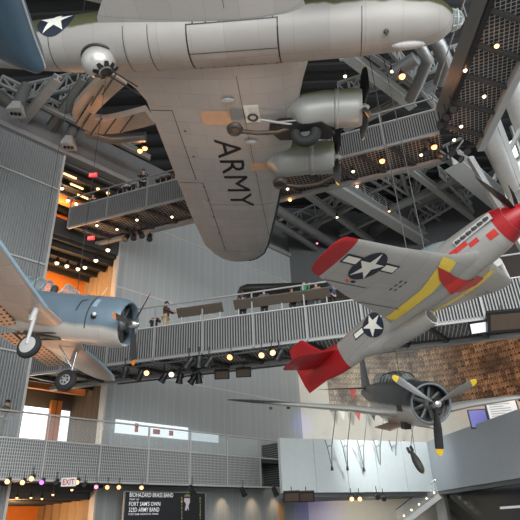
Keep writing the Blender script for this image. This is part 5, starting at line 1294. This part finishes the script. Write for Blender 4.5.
camo = mat('camouflage', (.10, .085, .05), .85, 0, .5, 9, c2=(.22, .2, .13)); hair_d = cl('hair_dark', (.03, .02, .015)); hair_g = cl('hair_grey', (.3, .28, .26))
ZD = ZM + 1.42
def bp(px, d): # stand on the middle bridge at picture column px, d metres behind its front
    r = ray(px, 340); r2 = V((r.x, r.y, 0)); o = BF @ V((0, d, 0)); n_ = (BF.to_3x3() @ V((0, 1, 0)))
    k = (V((o.x, o.y, 0)) - V((0, 0, 0))).dot(n_) / r2.dot(n_); return V((r2.x * k, r2.y * k, ZD))
person(bp(165, .38), R(-20), 'person in a brown jacket and khaki trousers standing at the middle bridge rail', brown, khaki, hair_d, 0, 'rail', 1.85)
person(bp(153, .38), R(95), 'person in a dark brown coat bending over behind the bridge rail, back to us', brown, black, hair_d, 1.25, 'rail', 1.75)
person(bp(243.5, .38), R(-95), 'person in a dark navy coat stooping at the bridge rail', navy, black, hair_d, .45, 'rail', 1.75)
person(bp(266, .38), R(-100), 'person in a grey jacket facing us behind the brown reading board', grey, black, hair_d, 0, 'rail', 1.75)
person(bp(295, .38), R(-70), 'short person in black behind the reading board, left of the green shirt', black, black, hair_d, 0, 'down', 1.6)
person(bp(307.5, .38), R(-30), 'person in a bright green shirt standing on the middle bridge', green, black, hair_g, .05, 'camera', 1.85, hairless=True)
person(bp(321, .38), R(-110), 'person in dark clothes just right of the green shirt', grey, grey, hair_d, 0, 'down', 1.72)
person(bp(338, .5), R(-60), 'person in a blue-grey jacket next to the silver wing tip', blue, black, hair_d, .1, 'rail', 1.7)
def up(px, d):
    r = ray(px, 205); r2 = V((r.x, r.y, 0)); o = UF @ V((0, d, 0)); n_ = (UF.to_3x3() @ V((0, 1, 0)))
    k = V((o.x, o.y, 0)).dot(n_) / r2.dot(n_); return V((r2.x * k, r2.y * k, ZU + 1.3))
person(up(92, 1.2), R(-90), 'person in dark blue standing at the left end of the high bridge', navy, navy, hair_d, 0, 'down', 1.8)
person(up(141, .35), R(-80), 'person in black at the high bridge rail beside the dark chairs', black, black, hair_d, .1, 'rail', 1.85)
# camouflage visitor on the lower balcony
q = WFI @ CAM; r = ray(6, 400); rl = WFI.to_3x3() @ r; kk = (-1.45 - q.y) / rl.y; pp = WF @ (q + rl * kk)
person(V((pp.x, pp.y, 5.87)), R(-5), 'person in camouflage uniform leaning on the lower balcony rail at the left edge', camo, camo, hair_d, .15, 'rail', 1.8)
# chairs on the high bridge
def chair(p, rz, mt, label):
    t = thing('stacking_chair', label, 'chair', p, 'chairs on the high bridge', rz=rz)
    m = MB(); m.box((0, 0, .45), (.46, .46, .06)); m.build('seat', mt, t, world=False)
    m = MB(); m.prism([V((-.23, .2, .62)), V((.23, .2, .62)), V((.23, .26, 1.0)), V((-.23, .26, 1.0))], (0, .04, 0)); m.build('backrest', mt, t, world=False)
    for x in (-.2, .2):
        for y in (-.2, .2):
            m = MB(); m.tube((x, y, 0), (x, y, .43 if y < 0 else .98), .02, n=6); m.build('leg', M['steel'], t, True, world=False)
    return t
cb = mat('seat_black', (.02, .02, .022), .6); cbn = mat('seat_brown', (.10, .055, .035), .6)
for i, (x, mt, lb) in enumerate(((121, cb, 'black chair on the high bridge, left of a pair'), (129.5, cb, 'black chair on the high bridge beside the person in black'), (158, cbn, 'brown chair on the high bridge, leftmost of three'), (163.5, cbn, 'brown chair on the high bridge, middle of three'), (169.5, cbn, 'brown chair on the high bridge nearest the bomber wing'))):
    p = up(x, .9); chair(p + V((0, 0, .7)), R(-20), mt, lb)
m = MB(); a = up(117, .9); b = up(175, .9); m.prism([V((q_.x + dx, q_.y + dy, ZU + 1.3)) for q_, dx, dy in ((a, -.1, -.35), (b, .1, -.35), (b, .3, .5), (a, .1, .5))], (0, 0, .7)); tag(m.build('seating_riser', mat('riser_olive', (.09, .085, .06), .6)), 'low dark riser under the chairs on the high bridge', 'riser')

# ================================================================== LIGHT
w = bpy.data.worlds.new('daylight'); SC.world = w; w.use_nodes = True
bg = w.node_tree.nodes['Background']; bg.inputs['Color'].default_value = (.93, .97, 1, 1); bg.inputs['Strength'].default_value = .68
def area(name, p, aim, size, e, c=(1, 1, 1)):
    ld = bpy.data.lights.new(name, 'AREA'); ld.energy = e; ld.size = size[0]; ld.size_y = size[1]; ld.shape = 'RECTANGLE'; ld.color = c
    o = bpy.data.objects.new(name, ld); COL.objects.link(o); o.location = p; o.rotation_euler = (V(aim) - V(p)).to_track_quat('-Z', 'Y').to_euler(); return o
def spot(name, p, aim, e, c, ang=50, blend=.8, r=.2):
    ld = bpy.data.lights.new(name, 'SPOT'); ld.energy = e; ld.color = c; ld.spot_size = R(ang); ld.spot_blend = blend; ld.shadow_soft_size = r
    o = bpy.data.objects.new(name, ld); COL.objects.link(o); o.location = p; o.rotation_euler = (V(aim) - V(p)).to_track_quat('-Z', 'Y').to_euler(); return o
# high daylight through the glazed front behind the camera and the right hand glazing
area('front_glazing_daylight', (4, -14, 16), (0, 30, 10), (30, 20), 9500, (.95, .98, 1))
area('side_glazing_daylight', (22, 18, 22), (0, 30, 8), (12, 14), 2200, (.9, .96, 1))
spot('amber_mosaic_spot', (13.5, 27, 9.0), (21.5, 39, 13.5), 3200, (1, .42, .14), 70)
spot('mosaic_spot', (6, 30, 16), (8, 44.4, 14), 900, (1, .85, .65), 70)
spot('violet_corner_spot', (6, 38, 7.2), (2.6, 43.2, 9), 420, (.2, .2, 1), 22)
spot('violet_corner_spot', (5.5, 39, .6), (3.2, 43.6, 2.0), 200, (.25, .2, 1), 60)
spot('mezzanine_fill', (8, 33, 9.2), (8, 41, 6), 1500, (.95, 1, 1), 90)  # added fill without a visible fixture, brightens the pale parapet
spot('ground_wash', (7, 40, 3.2), (7, 46, 1.6), 200, (1, .93, .8), 120)
spot('fuselage_warm_spot', atz(465, 300, ZM), MW_P @ V((-3, -.6, 0)), 260, (1, .55, .25), 50)
spot('bomber_warm_spot', (-2, 20, 8.8), MW_B @ V((-9, 2.5, -1)), 420, (1, .62, .42), 60)
spot('bomber_nose_warm_spot', (6, 20.5, 9.2), MW_B @ V((-2.6, 0, -1)), 500, (1, .6, .4), 50)
spot('dive_bomber_warm_spot', (-10, 22, 4.2), MW_S @ V((-4.5, .5, -1)), 420, (1, .55, .28), 70)
p_ = atz(106, 136, 22); spot('track_amber_spot', p_, atz(92, 116, 24.6), 120, (1, .45, .2), 90)
for z, e, c in ((7.4, 120, (1, .7, .4)), (15.0, 700, (1, .62, .3)), (22.2, 400, (1, .6, .3)), (2.6, 420, (1, .6, .3))):
    ld = bpy.data.lights.new('room_light', 'POINT'); ld.energy = e; ld.color = c; ld.shadow_soft_size = .5
    o = bpy.data.objects.new('room_light', ld); COL.objects.link(o); o.location = W(12.2, 2.6, z)

SC.view_settings.view_transform = 'Standard'; SC.view_settings.look = 'None'; SC.view_settings.gamma = 1; SC.view_settings.use_curve_mapping = False
SC.view_settings.exposure = .3
